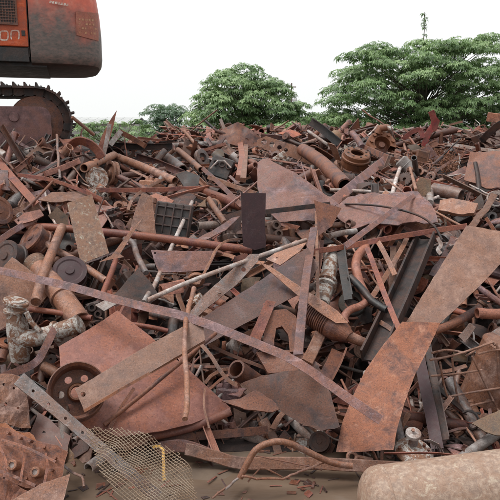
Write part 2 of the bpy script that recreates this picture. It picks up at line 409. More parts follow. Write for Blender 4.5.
def heightgrid(name, xs, ys, fz, mat):
    v = [(x, y, fz(x, y)) for y in ys for x in xs]; k = len(xs)
    f = [[j * k + i, j * k + i + 1, (j + 1) * k + i + 1, (j + 1) * k + i] for j in range(len(ys) - 1) for i in range(k - 1)]
    mb = MB(); mb.add(v, f, True); o = bpy.data.objects.new(name, mb.mesh(name, mat)); COL.objects.link(o); return struct(o)
def zground(x, y):
    b = min(1, max(0, (2.9 - y) / 1.6)); b = b * b * (3 - 2 * b)
    e = max(0, abs(x) - 3.2) * .12 if 2.5 < y < 6 else 0
    return -.06 + 1.45 * b * (1 if y > -8 else max(0, 1 + (y + 8) / 6)) + .05 * noise.noise(Vector((x * .9, y * .9, 1))) + .05 * noise.noise(Vector((x * 2.9, y * 2.9, 4))) + (.05 if 4.9 < y < 6 else 0) + min(.15, e)
xs = [-400, -200, -100, -50] + [-30 + i * 1.0 for i in range(26)] + [-4 + i * .16 for i in range(51)] + [4.5 + i for i in range(26)] + [50, 100, 200, 400]
ys = [-60, -30, -14, -8, -4] + [-2 + i * .5 for i in range(11)] + [3.6 + i * .15 for i in range(16)] + [6.2, 7, 8, 9, 10, 11, 12, 14, 17, 20, 25, 30, 40, 60, 100, 200, 500]
heightgrid('ground', xs, ys, zground, 'mud')
heightgrid('puddle', [-4 + i for i in range(9)], [2.4 + i * .395 for i in range(9)], lambda x, y: 0.0, 'water')
HOLLOWS = [(205, 350, 28), (140, 318, 22), (235, 425, 34), (290, 425, 34), (335, 375, 26), (455, 365, 36), (450, 415, 26), (365, 270, 18), (422, 262, 14), (205, 222, 16), (112, 282, 14), (462, 305, 24), (395, 300, 12), (50, 320, 12), (170, 440, 30), (330, 420, 24), (60, 255, 14), (230, 345, 16)]
HOLW = [(*P(a, b).xy, r / FP * D(a, b)) for a, b, r in HOLLOWS]
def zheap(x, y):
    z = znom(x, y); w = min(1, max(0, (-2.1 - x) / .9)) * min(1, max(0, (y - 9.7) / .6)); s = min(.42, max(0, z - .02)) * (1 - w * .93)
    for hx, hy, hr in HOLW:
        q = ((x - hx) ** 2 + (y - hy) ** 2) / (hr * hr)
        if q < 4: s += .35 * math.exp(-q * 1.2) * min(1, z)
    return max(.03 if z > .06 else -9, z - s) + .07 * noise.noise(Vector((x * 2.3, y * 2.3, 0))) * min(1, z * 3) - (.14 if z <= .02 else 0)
xs = [-17 + i * .22 for i in range(156)]; ys = [5.1 + i * .16 for i in range(85)] + [18.8 + i * .5 for i in range(18)]
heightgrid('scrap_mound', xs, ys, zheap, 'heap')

# ------------------------------------------------------------ far shed and mast
def shed():
    t = thing('shed', 'long low grey shed roof far behind the heap beside the excavator', 'shed', at(60, 139, 60).xyz * 1)
    t.location.z = -.09; x0, x1 = at(-60, 120, 60).x, at(140, 120, 60).x; y0 = 60; zt = at(60, 116, 60).z; ze = at(60, 124, 60).z
    w = MB(); box(w, (x0 + .4, y0 + .5, -.09), (x1 - .4, y0 + 9.5, ze)); MAT.setdefault('concrete', noise_mat('concrete', [(.3, (.30, .30, .29)), (.7, (.42, .42, .41))], 1)); w.build('wall', 'concrete', t)
    k = int((x1 - x0) / .9)
    noise_mat('roofing', [(.3, (.33, .34, .34)), (.7, (.48, .49, .49))], .5, rough=.7, bump=.1)
    for s in (0, 1):
        for i in range(k):
            p = MB(); xa = x0 + i * .9; ya, yb = (y0, y0 + 5) if s == 0 else (y0 + 10, y0 + 5)
            v = [(xa, ya, ze), (xa + .86, ya, ze), (xa + .86, yb, zt), (xa, yb, zt)]; v += [(a, b, c + .06) for a, b, c in v]
            p.add(v, [[0, 3, 2, 1], [4, 5, 6, 7], [0, 1, 5, 4], [1, 2, 6, 5], [2, 3, 7, 6], [3, 0, 4, 7]]); p.build('roof_panel', 'roofing', t)
shed()
def mast():
    d = 42; b = at(291, 140, d); b.z = -.09; zt = at(291, 83, d).z
    t = thing('antenna_mast', 'thin grey mast with short crossarms beside the middle tree', 'mast', b)
    w = MB(); sweep(w, [b, Vector((b.x, b.y, zt))], s_round(.07, 8), smooth=True, scales=[1.4, .6]); w.build('pole', 'grey', t)
    for py, l in ((87, .30), (93, .22), (100, .36)):
        z = at(291, py, d).z; w = MB(); sweep(w, [Vector((b.x - l, b.y, z)), Vector((b.x + l, b.y, z))], s_flat(.07, .07)); w.build('crossarm', 'grey', t)
mast()

# ------------------------------------------------------------ trees
def leaf_mat(name, c0, c1, c2):
    m = bpy.data.materials.new(name); m.use_nodes = True; nt = m.node_tree; bs = nt.nodes['Principled BSDF']
    at_ = nod(nt, 'ShaderNodeAttribute', attribute_name='tone')
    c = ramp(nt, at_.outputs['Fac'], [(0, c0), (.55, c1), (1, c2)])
    nt.links.new(c, bs.inputs['Base Color']); bs.inputs['Roughness'].default_value = .42; bs.inputs['Specular IOR Level'].default_value = .45
    tr = nod(nt, 'ShaderNodeBsdfTranslucent'); nt.links.new(mixc(nt, .5, c, (.16, .30, .05)), tr.inputs['Color'])
    ms = nod(nt, 'ShaderNodeMixShader'); ms.inputs[0].default_value = .28; nt.links.new(bs.outputs[0], ms.inputs[1]); nt.links.new(tr.outputs[0], ms.inputs[2])
    nt.links.new(ms.outputs[0], nt.nodes['Material Output'].inputs['Surface']); MAT[name] = m
leaf_mat('leaf', (.085, .15, .065), (.215, .325, .14), (.36, .48, .235))
leaf_mat('leaf_light', (.105, .175, .062), (.21, .34, .125), (.34, .48, .22))
leaf_mat('leaf_dark', (.055, .10, .066), (.105, .175, .105), (.17, .25, .15))
noise_mat('bark', [(.3, (.06, .048, .038)), (.7, (.14, .115, .092))], 6)
def inpoly(x, y, poly):
    c = False; j = len(poly) - 1
    for i in range(len(poly)):
        a, b = poly[i], poly[j]
        if (a[1] > y) != (b[1] > y) and x < (b[0] - a[0]) * (y - a[1]) / (b[1] - a[1]) + a[0]: c = not c
        j = i
    return c
class Leaves:
    def __init__(s): s.v = []; s.f = []; s.t = []
    def whorl(s, c, axis, l, n, tone, droop=.5, wid=.30):
        u = axis.orthogonal().normalized(); w = axis.cross(u); a0 = random.random() * 6.3
        for i in range(n):
            a = a0 + i * 2 * math.pi / n + random.uniform(-.25, .25); o = u * math.cos(a) + w * math.sin(a); sd_ = axis.cross(o)
            ll = l * random.uniform(.7, 1.15); dr = droop * random.uniform(.6, 1.3); k = len(s.v)
            mid = c + o * ll * .5 + axis * ll * .06 - Vector((0, 0, 1)) * ll * dr * .22; tip = c + o * ll * (.95 - dr * .3) - Vector((0, 0, 1)) * ll * dr * .85
            tw = random.uniform(-.3, .3); sd_ = (sd_ + axis * tw).normalized()
            s.v += [c, mid - sd_ * ll * wid * .5, mid + sd_ * ll * wid * .5, tip]; s.f += [[k, k + 1, k + 2], [k + 1, k + 3, k + 2]]
            tn = min(1, max(0, tone + random.uniform(-.16, .16))); s.t += [tn] * 4
    def build(s, name, mat, parent):
        o_ = parent_origin(parent); me = bpy.data.meshes.new(name); me.from_pydata([tuple(p - o_) for p in s.v], [], s.f)
        a = me.attributes.new('tone', 'FLOAT', 'POINT'); a.data.foreach_set('value', s.t); me.materials.append(MAT[mat]); me.update()
        o = bpy.data.objects.new(name, me); COL.objects.link(o); o.parent = parent; return o
def tree(name, label, poly, d, depth, mat, npads, lsize, trunk_px, padr=(15, 24), extra=None, cat='tree', rnd=0, per=1.0, mind=9, flat=.34, fillz=True):
    random.seed(rnd + 5)
    b = at(trunk_px, 140, d); b.z = -.09; t = thing(name, label, cat, b)
    xs_ = [p[0] for p in poly]; ys_ = [p[1] for p in poly]; x0, x1, y0, y1 = min(xs_), max(xs_), min(ys_), max(ys_); xc = (x0 + x1) / 2; hw = (x1 - x0) / 2
    pads = []; tries = 0
    while len(pads) < npads and tries < 6000:
        tries += 1; x, y = random.uniform(x0, x1), random.uniform(y0, y1)
        if not inpoly(x, y, poly): continue
        if any(math.hypot(x - a, (y - c) * 1.7) < mind for a, c, _ in pads): continue
        th = depth * math.sqrt(max(.1, 1 - ((x - xc) / hw) ** 2)) * (.55 + .45 * min(1, (y - y0) / (.5 * (y1 - y0))))
        pads.append((x, y, d - random.uniform(-.5, 1) * th))
    L = Leaves(); br = MB(); top = at(trunk_px, y0 + (y1 - y0) * .35, d)
    sweep(br, [b, b.lerp(top, .4) + Vector((.12, 0, 0)), b.lerp(top, .75) - Vector((.1, 0, 0)), top], s_round(.16 * (x1 - x0) / FP * d / 6 + .05, 10), smooth=True, scales=[1.35, 1, .7, .3])
    br.build('trunk', 'bark', t); lm = MB()
    for (x, y, dd) in pads:
        c = at(x, y, dd); q = dd / FP; rx = random.uniform(*padr) * q; rz = rx * flat * random.uniform(.8, 1.25)
        nw = int(per * (26 + 1.0 * rx * rx / (lsize * lsize) * 3.0)); pt = random.uniform(.3, .75)
        root = b.lerp(top, min(1, max(.25, (c.z - b.z) / (top.z - b.z + .01) * .72)))
        mid = root.lerp(c, .55) + Vector((0, 0, -.12)); sweep(lm, [root, mid, c - Vector((0, 0, rz * .2))], s_round(.032, 6), smooth=True, scales=[1.3, .7, .3])
        for _ in range(nw):
            a = random.random() * 6.28; rr = math.sqrt(random.random()); r3 = rr
            h = math.sqrt(max(0, 1 - r3 * r3)); lay = random.random()
            z = rz * (h * (1 if lay > .3 else random.uniform(-.4, .7)) - .15 * rr)
            p = c + Vector((math.cos(a) * rx * rr, math.sin(a) * rx * rr, z)) + Vector((random.gauss(0, .06), random.gauss(0, .06), random.gauss(0, .06))) * (rx)
            ax = (Vector((math.cos(a) * rr * .7, math.sin(a) * rr * .7, .9)) + Vector((random.gauss(0, .2), random.gauss(0, .2), 0))).normalized()
            L.whorl(p, ax, lsize * random.uniform(.75, 1.2), random.choice((6, 7, 8)), pt + random.uniform(-.2, .25) if lay > .3 else pt - .3, droop=random.uniform(.2, .75))  # inner whorls get a darker tone, crown shade put into leaf colour
    lm.build('limb', 'bark', t)
    if extra: extra(L, t)
    L.build('crown', mat, t); return t
def sprig(L, t):
    b0 = at(423, 48, 32.5); b1 = at(424.5, 12, 32.5); w = MB(); sweep(w, [b0, b0.lerp(b1, .5) + Vector((.03, 0, 0)), b1], s_round(.022, 6), smooth=True, scales=[1.2, .9, .4]); w.build('shoot', 'bark', t)
    for py in (14, 17, 20, 22.5, 25, 27.5, 34.5): 
        for k in range(2): L.whorl(at(424.2 + random.uniform(-1.5, 1.5), py + random.uniform(-.8, .8), 32.5), Vector((random.uniform(-.3, .3), 0, 1)).normalized(), .24, 6, .15, droop=.7)
RTREE = [(326, 140), (328, 112), (332, 98), (345, 84), (344, 70), (353, 55), (374, 48), (398, 45), (425, 42), (450, 45), (468, 44), (488, 37), (493, 50), (482, 60), (490, 70), (508, 68), (532, 100), (534, 140)]
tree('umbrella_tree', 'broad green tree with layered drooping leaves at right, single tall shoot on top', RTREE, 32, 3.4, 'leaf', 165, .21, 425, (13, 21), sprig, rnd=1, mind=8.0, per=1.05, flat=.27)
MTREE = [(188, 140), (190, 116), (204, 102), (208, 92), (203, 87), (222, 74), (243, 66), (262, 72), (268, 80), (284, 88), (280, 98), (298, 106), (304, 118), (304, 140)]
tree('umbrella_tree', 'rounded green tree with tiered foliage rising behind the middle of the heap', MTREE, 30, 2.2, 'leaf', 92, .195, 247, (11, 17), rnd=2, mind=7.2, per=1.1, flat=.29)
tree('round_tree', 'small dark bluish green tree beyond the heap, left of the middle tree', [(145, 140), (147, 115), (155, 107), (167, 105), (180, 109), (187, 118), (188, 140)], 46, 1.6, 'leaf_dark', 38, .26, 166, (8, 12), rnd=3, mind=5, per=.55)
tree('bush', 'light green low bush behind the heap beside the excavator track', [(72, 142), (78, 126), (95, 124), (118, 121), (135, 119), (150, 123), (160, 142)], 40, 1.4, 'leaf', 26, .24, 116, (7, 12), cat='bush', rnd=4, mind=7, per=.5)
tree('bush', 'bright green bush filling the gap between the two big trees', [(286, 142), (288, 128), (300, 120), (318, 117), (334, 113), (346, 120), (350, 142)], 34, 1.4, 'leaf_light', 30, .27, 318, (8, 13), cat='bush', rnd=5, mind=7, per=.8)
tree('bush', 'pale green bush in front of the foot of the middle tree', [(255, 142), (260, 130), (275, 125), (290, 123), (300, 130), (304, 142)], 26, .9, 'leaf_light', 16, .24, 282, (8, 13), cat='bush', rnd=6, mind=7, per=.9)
random.seed(21)

# ------------------------------------------------------------ excavator
def exc_mat():
    m = bpy.data.materials.new('excavator_paint'); m.use_nodes = True; nt = m.node_tree; bs = nt.nodes['Principled BSDF']
    ge = nod(nt, 'ShaderNodeNewGeometry'); sp = nod(nt, 'ShaderNodeSeparateXYZ'); nt.links.new(ge.outputs['Position'], sp.inputs[0])
    def nz(s, d_=8, ro=.65, sc=None):
        n = nod(nt, 'ShaderNodeTexNoise'); n.inputs['Scale'].default_value = s; n.inputs['Detail'].default_value = d_; n.inputs['Roughness'].default_value = ro
        if sc:
            mp = nod(nt, 'ShaderNodeMapping'); mp.inputs['Scale'].default_value = sc; nt.links.new(ge.outputs['Position'], mp.inputs[0]); nt.links.new(mp.outputs[0], n.inputs['Vector'])
        else: nt.links.new(ge.outputs['Position'], n.inputs['Vector'])
        return n.outputs['Fac']
    red = ramp(nt, nz(4), [(.3, (.40, .07, .045)), (.55, (.58, .125, .075)), (.75, (.62, .25, .18))])
    # grease and soot: heavy low on the casting and towards the seam, ragged edge
    mr = nod(nt, 'ShaderNodeMapRange'); nt.links.new(sp.outputs['Z'], mr.inputs['Value']); mr.inputs['From Min'].default_value = 5.75; mr.inputs['From Max'].default_value = 4.5
    n1 = nz(1.6, 8, .7); a = nod(nt, 'ShaderNodeMath', operation='MULTIPLY_ADD'); nt.links.new(n1, a.inputs[0]); a.inputs[1].default_value = 1.5; nt.links.new(mr.outputs[0], a.inputs[2])
    g = ramp(nt, a.outputs[0], [(.95, (0,) * 3), (1.0, (0,) * 3)])
    s2 = nod(nt, 'ShaderNodeMapRange'); nt.links.new(a.outputs[0], s2.inputs['Value']); s2.inputs['From Min'].default_value = 1.0; s2.inputs['From Max'].default_value = 1.5
    soot = ramp(nt, nz(9, 8, .7, (1, 1, 2.2)), [(.3, (.06, .050, .045)), (.5, (.12, .095, .086)), (.75, (.24, .13, .11))])
    c = mixc(nt, s2.outputs[0], red, soot)
    c = mixc(nt, ramp(nt, nz(22, 5, .7), [(.62, (0,) * 3), (.7, (.8,) * 3)]), c, (.07, .05, .045))
    nt.links.new(c, bs.inputs['Base Color']); bs.inputs['Roughness'].default_value = .55
    b = nod(nt, 'ShaderNodeBump'); b.inputs['Strength'].default_value = .25; b.inputs['Distance'].default_value = .02; nt.links.new(nz(12), b.inputs['Height']); nt.links.new(b.outputs[0], bs.inputs['Normal'])
    MAT['exc'] = m
exc_mat()
metal('doorpaint', (.50, .115, .06), (.34, .075, .045), (.55, .2, .13), rust=(.2, .07, .045), rustamt=.15, var=0, bump=.15, rough=.5)
metal('panelpaint', (.36, .135, .10), (.24, .09, .07), (.44, .23, .18), rust=(.28, .12, .08), rustamt=.2, var=0)
metal('letter', (.72, .66, .60), (.45, .36, .30), (.80, .76, .72), rust=(.4, .12, .08), rustamt=.3, var=0, scale=3)
metal('yellowfleck', (.46, .27, .17), (.36, .17, .11), (.52, .36, .25), rust=(.4, .15, .08), rustamt=.2, var=0)
def excavator():
    base = Vector((-3.7, 10.5, 2.79)); E = thing('excavator', 'red tracked excavator with sooty counterweight standing on top of the heap', 'excavator', base)
    zb = at(60, 64, 10.9).z; zt = 6.15; yN, yF = 10.9, 13.5
    # counterweight: curved tail, swept in plan, rounded at the foot
    half = [(x + .42, y) for x, y in [(-4.12, 10.9), (-3.78, 10.9), (-3.46, 10.93), (-3.22, 11.0), (-3.05, 11.1), (-2.945, 11.25), (-2.89, 11.45), (-2.865, 11.75), (-2.855, 12.2)]]
    plan = half + [(x, 24.4 - y) for x, y in half[-2::-1]]
    prof = [(.20, zb), (.06, zb + .03), (.015, zb + .09), (0, zb + .2), (0, zb + .62), (.02, zb + .95), (.06, zb + 1.25), (.12, zt - .1), (.22, zt)]
    cen = Vector((-3.9, 12.2))
    v = []; k = len(plan)
    for ins, z in prof:
        for i, (x, y) in enumerate(plan):
            a = Vector(plan[max(i - 1, 0)]); b = Vector(plan[min(i + 1, k - 1)]); tn = (b - a).normalized(); nn = Vector((-tn.y, tn.x))
            p = Vector((x, y)) + nn * ins
            v.append((p.x if i not in (0, k - 1) else x, p.y, z))
    f = [[j * k + i, j * k + i + 1, (j + 1) * k + i + 1, (j + 1) * k + i] for j in range(len(prof) - 1) for i in range(k - 1)]
    sm = [True] * len(f)
    f.append([i for i in range(k)][::-1]); f.append([(len(prof) - 1) * k + i for i in range(k)]); f.append([j * k for j in range(len(prof))] + [j * k + k - 1 for j in range(len(prof) - 1, -1, -1)]); sm += [False] * 3
    w = MB(); w.add(v, f, sm); cw = w.build('counterweight', 'exc', E)
    # warning panel on the rear corner, following the curve (inset plate)
    RI = Matrix.Rotation(-R(16.5), 3, 'Z'); C2 = RI @ (CAM - base) + base      # the camera seen from the machine's own frame
    def onskin(px, py):
        r = RI @ ray(px, py); best = None
        for i in range(k - 1):
            a, b = plan[i], plan[i + 1]; ex, ey = b[0] - a[0], b[1] - a[1]; den = r.x * ey - r.y * ex
            if abs(den) < 1e-9: continue
            s = (r.x * (C2.y - a[1]) - r.y * (C2.x - a[0])) / den
            if -1e-6 <= s <= 1 + 1e-6:
                t_ = (a[1] + s * ey - C2.y) / r.y
                if t_ > 0 and (best is None or t_ < best): best = t_
        if best is None: best = 11 / r.y
        return C2 + r * best - r.normalized() * .02
    def ats(px, py, y):
        r = RI @ ray(px, py); return C2 + r * ((y - C2.y) / r.y)
    pc = [(76, 11), (98, 13), (98.5, 41), (76.5, 35)]
    nu, nv = 8, 4; vv = []
    for j in range(nv + 1):
        for i in range(nu + 1):
            s, t_ = i / nu, j / nv; x = (pc[0][0] * (1 - s) + pc[1][0] * s) * (1 - t_) + (pc[3][0] * (1 - s) + pc[2][0] * s) * t_
            y = (pc[0][1] * (1 - s) + pc[1][1] * s) * (1 - t_) + (pc[3][1] * (1 - s) + pc[2][1] * s) * t_
            vv.append(onskin(x, y))
    n0 = len(vv); vv += [p + Vector((0, .03, 0)) for p in vv]
    ff = [[j * 9 + i, (j + 1) * 9 + i, (j + 1) * 9 + i + 1, j * 9 + i + 1] for j in range(nv) for i in range(nu)]
    rim = [i for i in range(9)] + [j * 9 + 8 for j in range(1, 5)] + [36 + i for i in range(7, -1, -1)] + [j * 9 for j in range(3, 0, -1)]
    ff += [[rim[i], rim[(i + 1) % len(rim)], n0 + rim[(i + 1) % len(rim)], n0 + rim[i]] for i in range(len(rim))]
    w = MB(); w.add(vv, ff, True); pan = w.build('warning_panel', 'panelpaint', cw)
    w = MB()
    for row in range(4):
        x = 79
        while x < 95:
            l = random.uniform(1.2, 2.8); y = 18.5 + row * 4.4 + (x - 81) * .07
            if random.random() < .7:
                q = [onskin(x, y) - Vector((0, .004, 0)), onskin(x + l, y + .1) - Vector((0, .004, 0)), onskin(x + l, y + 2.0) - Vector((0, .004, 0)), onskin(x, y + 1.9) - Vector((0, .004, 0))]
                w.add(q, [[0, 1, 2, 3]])
            x += l + random.uniform(.8, 1.6)
    w.build('panel_lettering', 'yellowfleck', cw)['kind'] = 'stuff'
    w = MB()   # worn model lettering high on the casting
    x = 49
    for l in (2.2, 2.0, 2.6, 1.6, 2.4, 2.2, 1.8):
        y = .6 + (x - 49) * .17
        q = [onskin(x + .8, y), onskin(x + l + .5, y + .3), onskin(x + l, y + 2.6), onskin(x, y + 2.3)]
        w.add(q, [[0, 1, 2, 3]]); x += l + .7
    w.build('worn_lettering', 'letter', cw)['kind'] = 'stuff'
    # engine house side
    w = MB(); box(w, (-8.4, yN + .05, zb + .12), (-3.72, yF - .05, zt + .1)); w.build('engine_house', 'black', E)
    door = MB(); zs = ats(10, 46, yN).z; box(door, (-5.3, yN, zs), (-3.73, yN + .06, zt + .05), ch=.012)
    dr = door.build('side_door', 'doorpaint', E)
    for lx, lz in ((-3.80, zs + .22), (-3.80, zs + .95), (-5.22, zs + .5)):
        w = MB(); box(w, (lx - .03, yN - .018, lz - .045), (lx + .03, yN - .002, lz + .045), ch=.006); w.build('latch', 'black', dr)
    w = MB(); box(w, (-8.4, yN + .02, zb + .03), (-3.73, yN + .09, zs - .012), ch=.01); w.build('side_skirt', 'black', E)
    w = MB(); box(w, (-8.4, yN, zs), (-5.32, yN + .06, zt + .05), ch=.012); w.build('side_door', 'doorpaint', E)
    g0, g1 = ats(-14, 22, yN), ats(13, -22, yN)
    w = MB(); box(w, (g0.x, yN - .012, g0.z), (g1.x, yN - .004, g1.z)); gr = w.build('grille_shade_sheet', 'black', dr)  # flat black sheet on the door, painted shade for the grille opening
    x = g0.x
    while x < g1.x:
        w = MB(); box(w, (x, yN - .026, g0.z), (x + .012, yN - .014, g1.z)); w.build('grille_bar', 'brown', dr); x += .045
    z = g0.z
    while z < g1.z:
        w = MB(); box(w, (g0.x, yN - .034, z), (g1.x, yN - .0265, z + .01)); w.build('grille_bar', 'brown', dr); z += .045
    w = MB()
    for sx in (g0.x - .03, g1.x): box(w, (sx, yN - .04, g0.z - .03), (sx + .03, yN - .002, g1.z + .03))
    box(w, (g0.x, yN - .04, g0.z - .03), (g1.x, yN - .002, g0.z)); w.build('grille_frame', 'brown', dr)
    def zero(cx, cy, hw, hh, gap=False):     # outlined numeral
        o_, i_ = [], []
        for q in range(28):
            a = 2 * math.pi * q / 28; c, s = math.cos(a), math.sin(a); e = .5
            sx = abs(c) ** e * (1 if c >= 0 else -1); sy = abs(s) ** e * (1 if s >= 0 else -1)
            o_.append((cx + hw * sx, cy + hh * sy)); i_.append((cx + (hw - 1.1) * sx, cy + (hh - 1.3) * sy))
        v_ = [ats(x, y, yN - .004) for x, y in o_ + i_]; ff_ = [[q, (q + 1) % 28, 28 + (q + 1) % 28, 28 + q] for q in range(28) if not (gap and 4 <= q <= 9)]
        mb_ = MB(); mb_.add(v_, [f_[::-1] for f_ in ff_]); mb_.build('numeral', 'letter', dr)
    zero(-6.5, 35.5, 4.6, 5.2); zero(4.2, 35.5, 4.4, 5.2); zero(15, 35, 4.6, 5.2, True)
    w = MB(); box(w, (-8.6, 11.1, zb - .02), (-3.45, 13.3, zb + .05)); w.build('revolving_frame', 'black', E)
    w = MB(); lathe(w, [(0, 0), (.72, 0), (.72, .3), (0, .3)], 28, Matrix.Translation((-6.6, 12.2, zb - .3))); w.build('slew_ring', 'dark', E)
    w = MB(); box(w, (-7.9, 11.2, 3.25), (-5.4, 13.2, zb - .3), ch=.05); w.build('undercarriage_frame', 'dark', E)
    # tracks
    rad = .575; zc = 2.73 + rad; xr, xl = at(36, 120, 10.5).x, -8.4; st = xr - xl; per = 2 * st + 2 * math.pi * rad; N = int(per / .178); pitch = per / N
    shoe = MB(); hw = .31
    box(shoe, (-pitch * .48, -hw, -.012), (pitch * .48, hw, .024)); box(shoe, (-pitch * .44, -hw, .024), (-pitch * .28, hw, .085)); box(shoe, (pitch * .06, -hw, .018), (pitch * .13, hw, .045))
    sme = shoe.mesh('track_shoe', 'dark')
    link = MB()
    for y in (0,):
        link.add([(-pitch * .56, y - .02, -.015), (-pitch * .2, y - .02, -.002), (pitch * .2, y - .02, -.002), (pitch * .56, y - .02, -.015), (pitch * .56, y - .02, -.10), (pitch * .2, y - .02, -.135), (-pitch * .2, y - .02, -.135), (-pitch * .56, y - .02, -.10)] +
                 [(-pitch * .56, y + .02, -.015), (-pitch * .2, y + .02, -.002), (pitch * .2, y + .02, -.002), (pitch * .56, y + .02, -.015), (pitch * .56, y + .02, -.10), (pitch * .2, y + .02, -.135), (-pitch * .2, y + .02, -.135), (-pitch * .56, y + .02, -.10)],
                 [[0, 1, 2, 3, 4, 5, 6, 7], [15, 14, 13, 12, 11, 10, 9, 8]] + [[i, i + 8, (i + 1) % 8 + 8, (i + 1) % 8] for i in range(8)])
    lme = link.mesh('track_link', 'dark')
    for yc in (10.5 + hw, 13.3):
        T = bpy.data.objects.new('track', None); COL.objects.link(T); T.parent = E; T.location = Vector((xr, yc, zc)) - base
        for i in range(N):
            s = (i + .5) * pitch
            if s < st: x, z, a = -s, rad, math.pi
            elif s < st + math.pi * rad: th = (s - st) / rad; x, z, a = -st - rad * math.sin(th), rad * math.cos(th), math.pi - th
            elif s < 2 * st + math.pi * rad: x, z, a = -st + (s - st - math.pi * rad), -rad, 0
            else: th = (s - 2 * st - math.pi * rad) / rad; x, z, a = rad * math.sin(th), -rad * math.cos(th), -th
            if yc > 12 and i % 1: continue
            nrm = {True: 0}.get(False, 0)
            # local +Z must point outward
            if s < st: ang = 0
            elif s < st + math.pi * rad: ang = -(s - st) / rad
            elif s < 2 * st + math.pi * rad: ang = math.pi
            else: ang = math.pi - (s - 2 * st - math.pi * rad) / rad
            for nm, me, yo in (('track_shoe', sme, 0), ('track_link', lme, -.1), ('track_link', lme, .1))[:3 if yc < 12 else 1]:
                o = bpy.data.objects.new(nm, me); COL.objects.link(o); o.parent = T; o.location = (x, yo, z); o.rotation_euler = (0, ang + random.uniform(-.05, .05), 0)
        MX = Matrix.Translation((xr, yc, zc)) @ Matrix.Rotation(R(90), 4, 'X')
        w = MB(); lathe(w, [(0, .16), (.30, .16), (.34, .14), (.44, .12), (.46, .06), (.46, -.06), (.44, -.12), (0, -.12)], 36, MX); w.build('idler_wheel', 'brown' if yc < 12 else 'dark', E)
        w = MB(); box(w, (xl, yc - .16, zc - .38), (xr - .33, yc + .16, zc + .26), ch=.03); w.build('track_frame', 'dark', E)
    # pinkish rust-stained cover plate on the near frame, rounded rear corners
    ol = []; xa, xb = at(-40, 0, 10.5).x, at(43, 0, 10.5).x; za, zb2 = zc - .43, zc + .26; r_ = .17
    for (cx, cz, a0) in ((xb - r_, zb2 - r_, 0), (xa + r_, zb2 - r_, 90), (xa + r_, za + r_, 180), (xb - r_, za + r_, 270)):
        for q in range(6): a = R(a0 + q * 18); ol.append((cx + r_ * math.cos(a), cz + r_ * math.sin(a)))
    w = MB(); sheet(w, ol, [], lambda a, b, z: Vector((a, 10.57 - z, b)), .035, None); w.build('frame_cover', MAT['covpaint'], E)
    w = MB(); lathe(w, [(0, .0), (.075, 0), (.085, -.02), (.085, -.05)], 18, Matrix.Translation((at(7, 0, 10.5).x, 10.53, at(7, 117, 10.5).z)) @ Matrix.Rotation(R(90), 4, 'X')); w.build('cover_plug', MAT['covpaint'], E)
    for i in range(7):
        x = xr - .55 - i * .42; w = MB(); lathe(w, [(0, .12), (.11, .12), (.12, .1), (.12, -.1), (.11, -.12), (0, -.12)], 18, Matrix.Translation((x, 10.5 + hw, zc - rad + .215)) @ Matrix.Rotation(R(90), 4, 'X')); w.build('track_roller', 'dark', E)
    E.rotation_euler = (0, 0, R(16.5))
metal('covpaint', (.15, .082, .082), (.075, .040, .040), (.23, .145, .14), rust=(.22, .10, .075), rustamt=.2, var=0)
excavator()

# ============================================================ scrap seen singly in the photograph
# ---- front and middle, large pieces first
HOP = plate('hopper_sheet', 'big smooth reddish trapezoid sheet with pointed right corner, lower left', 'steel sheet', [(59, 347), (90, 330), (117, 313), (150, 338), (190, 372), (231, 408), (192, 424), (160, 432), (120, 438), (75, 425), (62, 388)], 'hopper', .12, tilt=36, yaw=6, bend=.02, warp=.008, jag=.1, th=.012, land='big reddish hopper sheet')
bar('hopper_lip', 'dark rounded steel lip below the big reddish hopper sheet', 'steel lip', [(95, 436), (140, 438), (190, 428), (231, 411)], 9, 'hopper', .10, 'round', n=14)
def wheel_rim():
    c = at(77, 392, min(DD(x, y, [HOP], .2) for x, y in ((77, 392), (95, 378), (100, 392), (92, 410), (60, 400), (75, 370))) - .13); ax = cam_axis(.25, .35, .9); r = 30 / FP * (c.y)
    t = thing('truck_wheel', 'rusty truck wheel rim half covered by the hopper sheet at lower left', 'wheel rim', c); LAND.append(('truck wheel rim', 77, 392))
    M4 = axis_mat(Vector((0, 0, 0)), ax)
    w = MB(); lathe(w, [(r * .84, -.16), (r * .97, -.155), (r, -.14), (r, -.12), (r * .9, -.10), (r * .86, .0), (r * .9, .09), (r, .11), (r * 1.0, .13), (r * .965, .135), (r * .87, .105), (r * .82, 0), (r * .84, -.1), (r * .84, -.16)], 40, M4)
    w.build('rim', 'brown', t, world=False)
    w = MB(); ol = [(r * .83 * math.cos(a * .157), r * .83 * math.sin(a * .157)) for a in range(40)]
    hl = [[(r * .56 * math.cos(q * 1.047) + r * .13 * math.cos(a * .628), r * .56 * math.sin(q * 1.047) + r * .13 * math.sin(a * .628)) for a in range(10)] for q in range(6)]
    hl.append([(r * .24 * math.cos(a * .35), r * .24 * math.sin(a * .35)) for a in range(18)])
    sheet(w, ol, hl, lambda a, b, z: M4 @ Vector((a, b, z - .06)), .012, None); w.build('wheel_disc', 'brown', t, world=False)
    w = MB(); lathe(w, [(r * .24, -.07), (r * .33, -.05), (r * .34, -.02), (r * .28, .02), (r * .22, .02), (r * .22, -.07)], 24, M4); w.build('hub_ring', 'rustcast', t, world=False)
    return t
RIM = wheel_rim()
WFB = plate('wide_flat_bar', 'wide rusty flat bar with a bolt hole end crossing the reddish hopper sheet', 'flat bar', [(75, 389), (84, 410), (120, 390), (205, 340), (202, 316), (140, 350)], 'slab', .26, tilt=25, yaw=-8, jag=.25, warp=.006, th=.012, holes=[(83, 394, 2.6)], land='wide holed flat bar', on=[HOP, RIM])
bar('flat_bar_lip', 'orange rusty edge strip along the lower side of the wide holed flat bar', 'steel strip', [(84, 411), (122, 389), (205, 341)], 3.2, 'rustcast', .30, 'flat', n=10, on=[HOP, RIM, WFB])
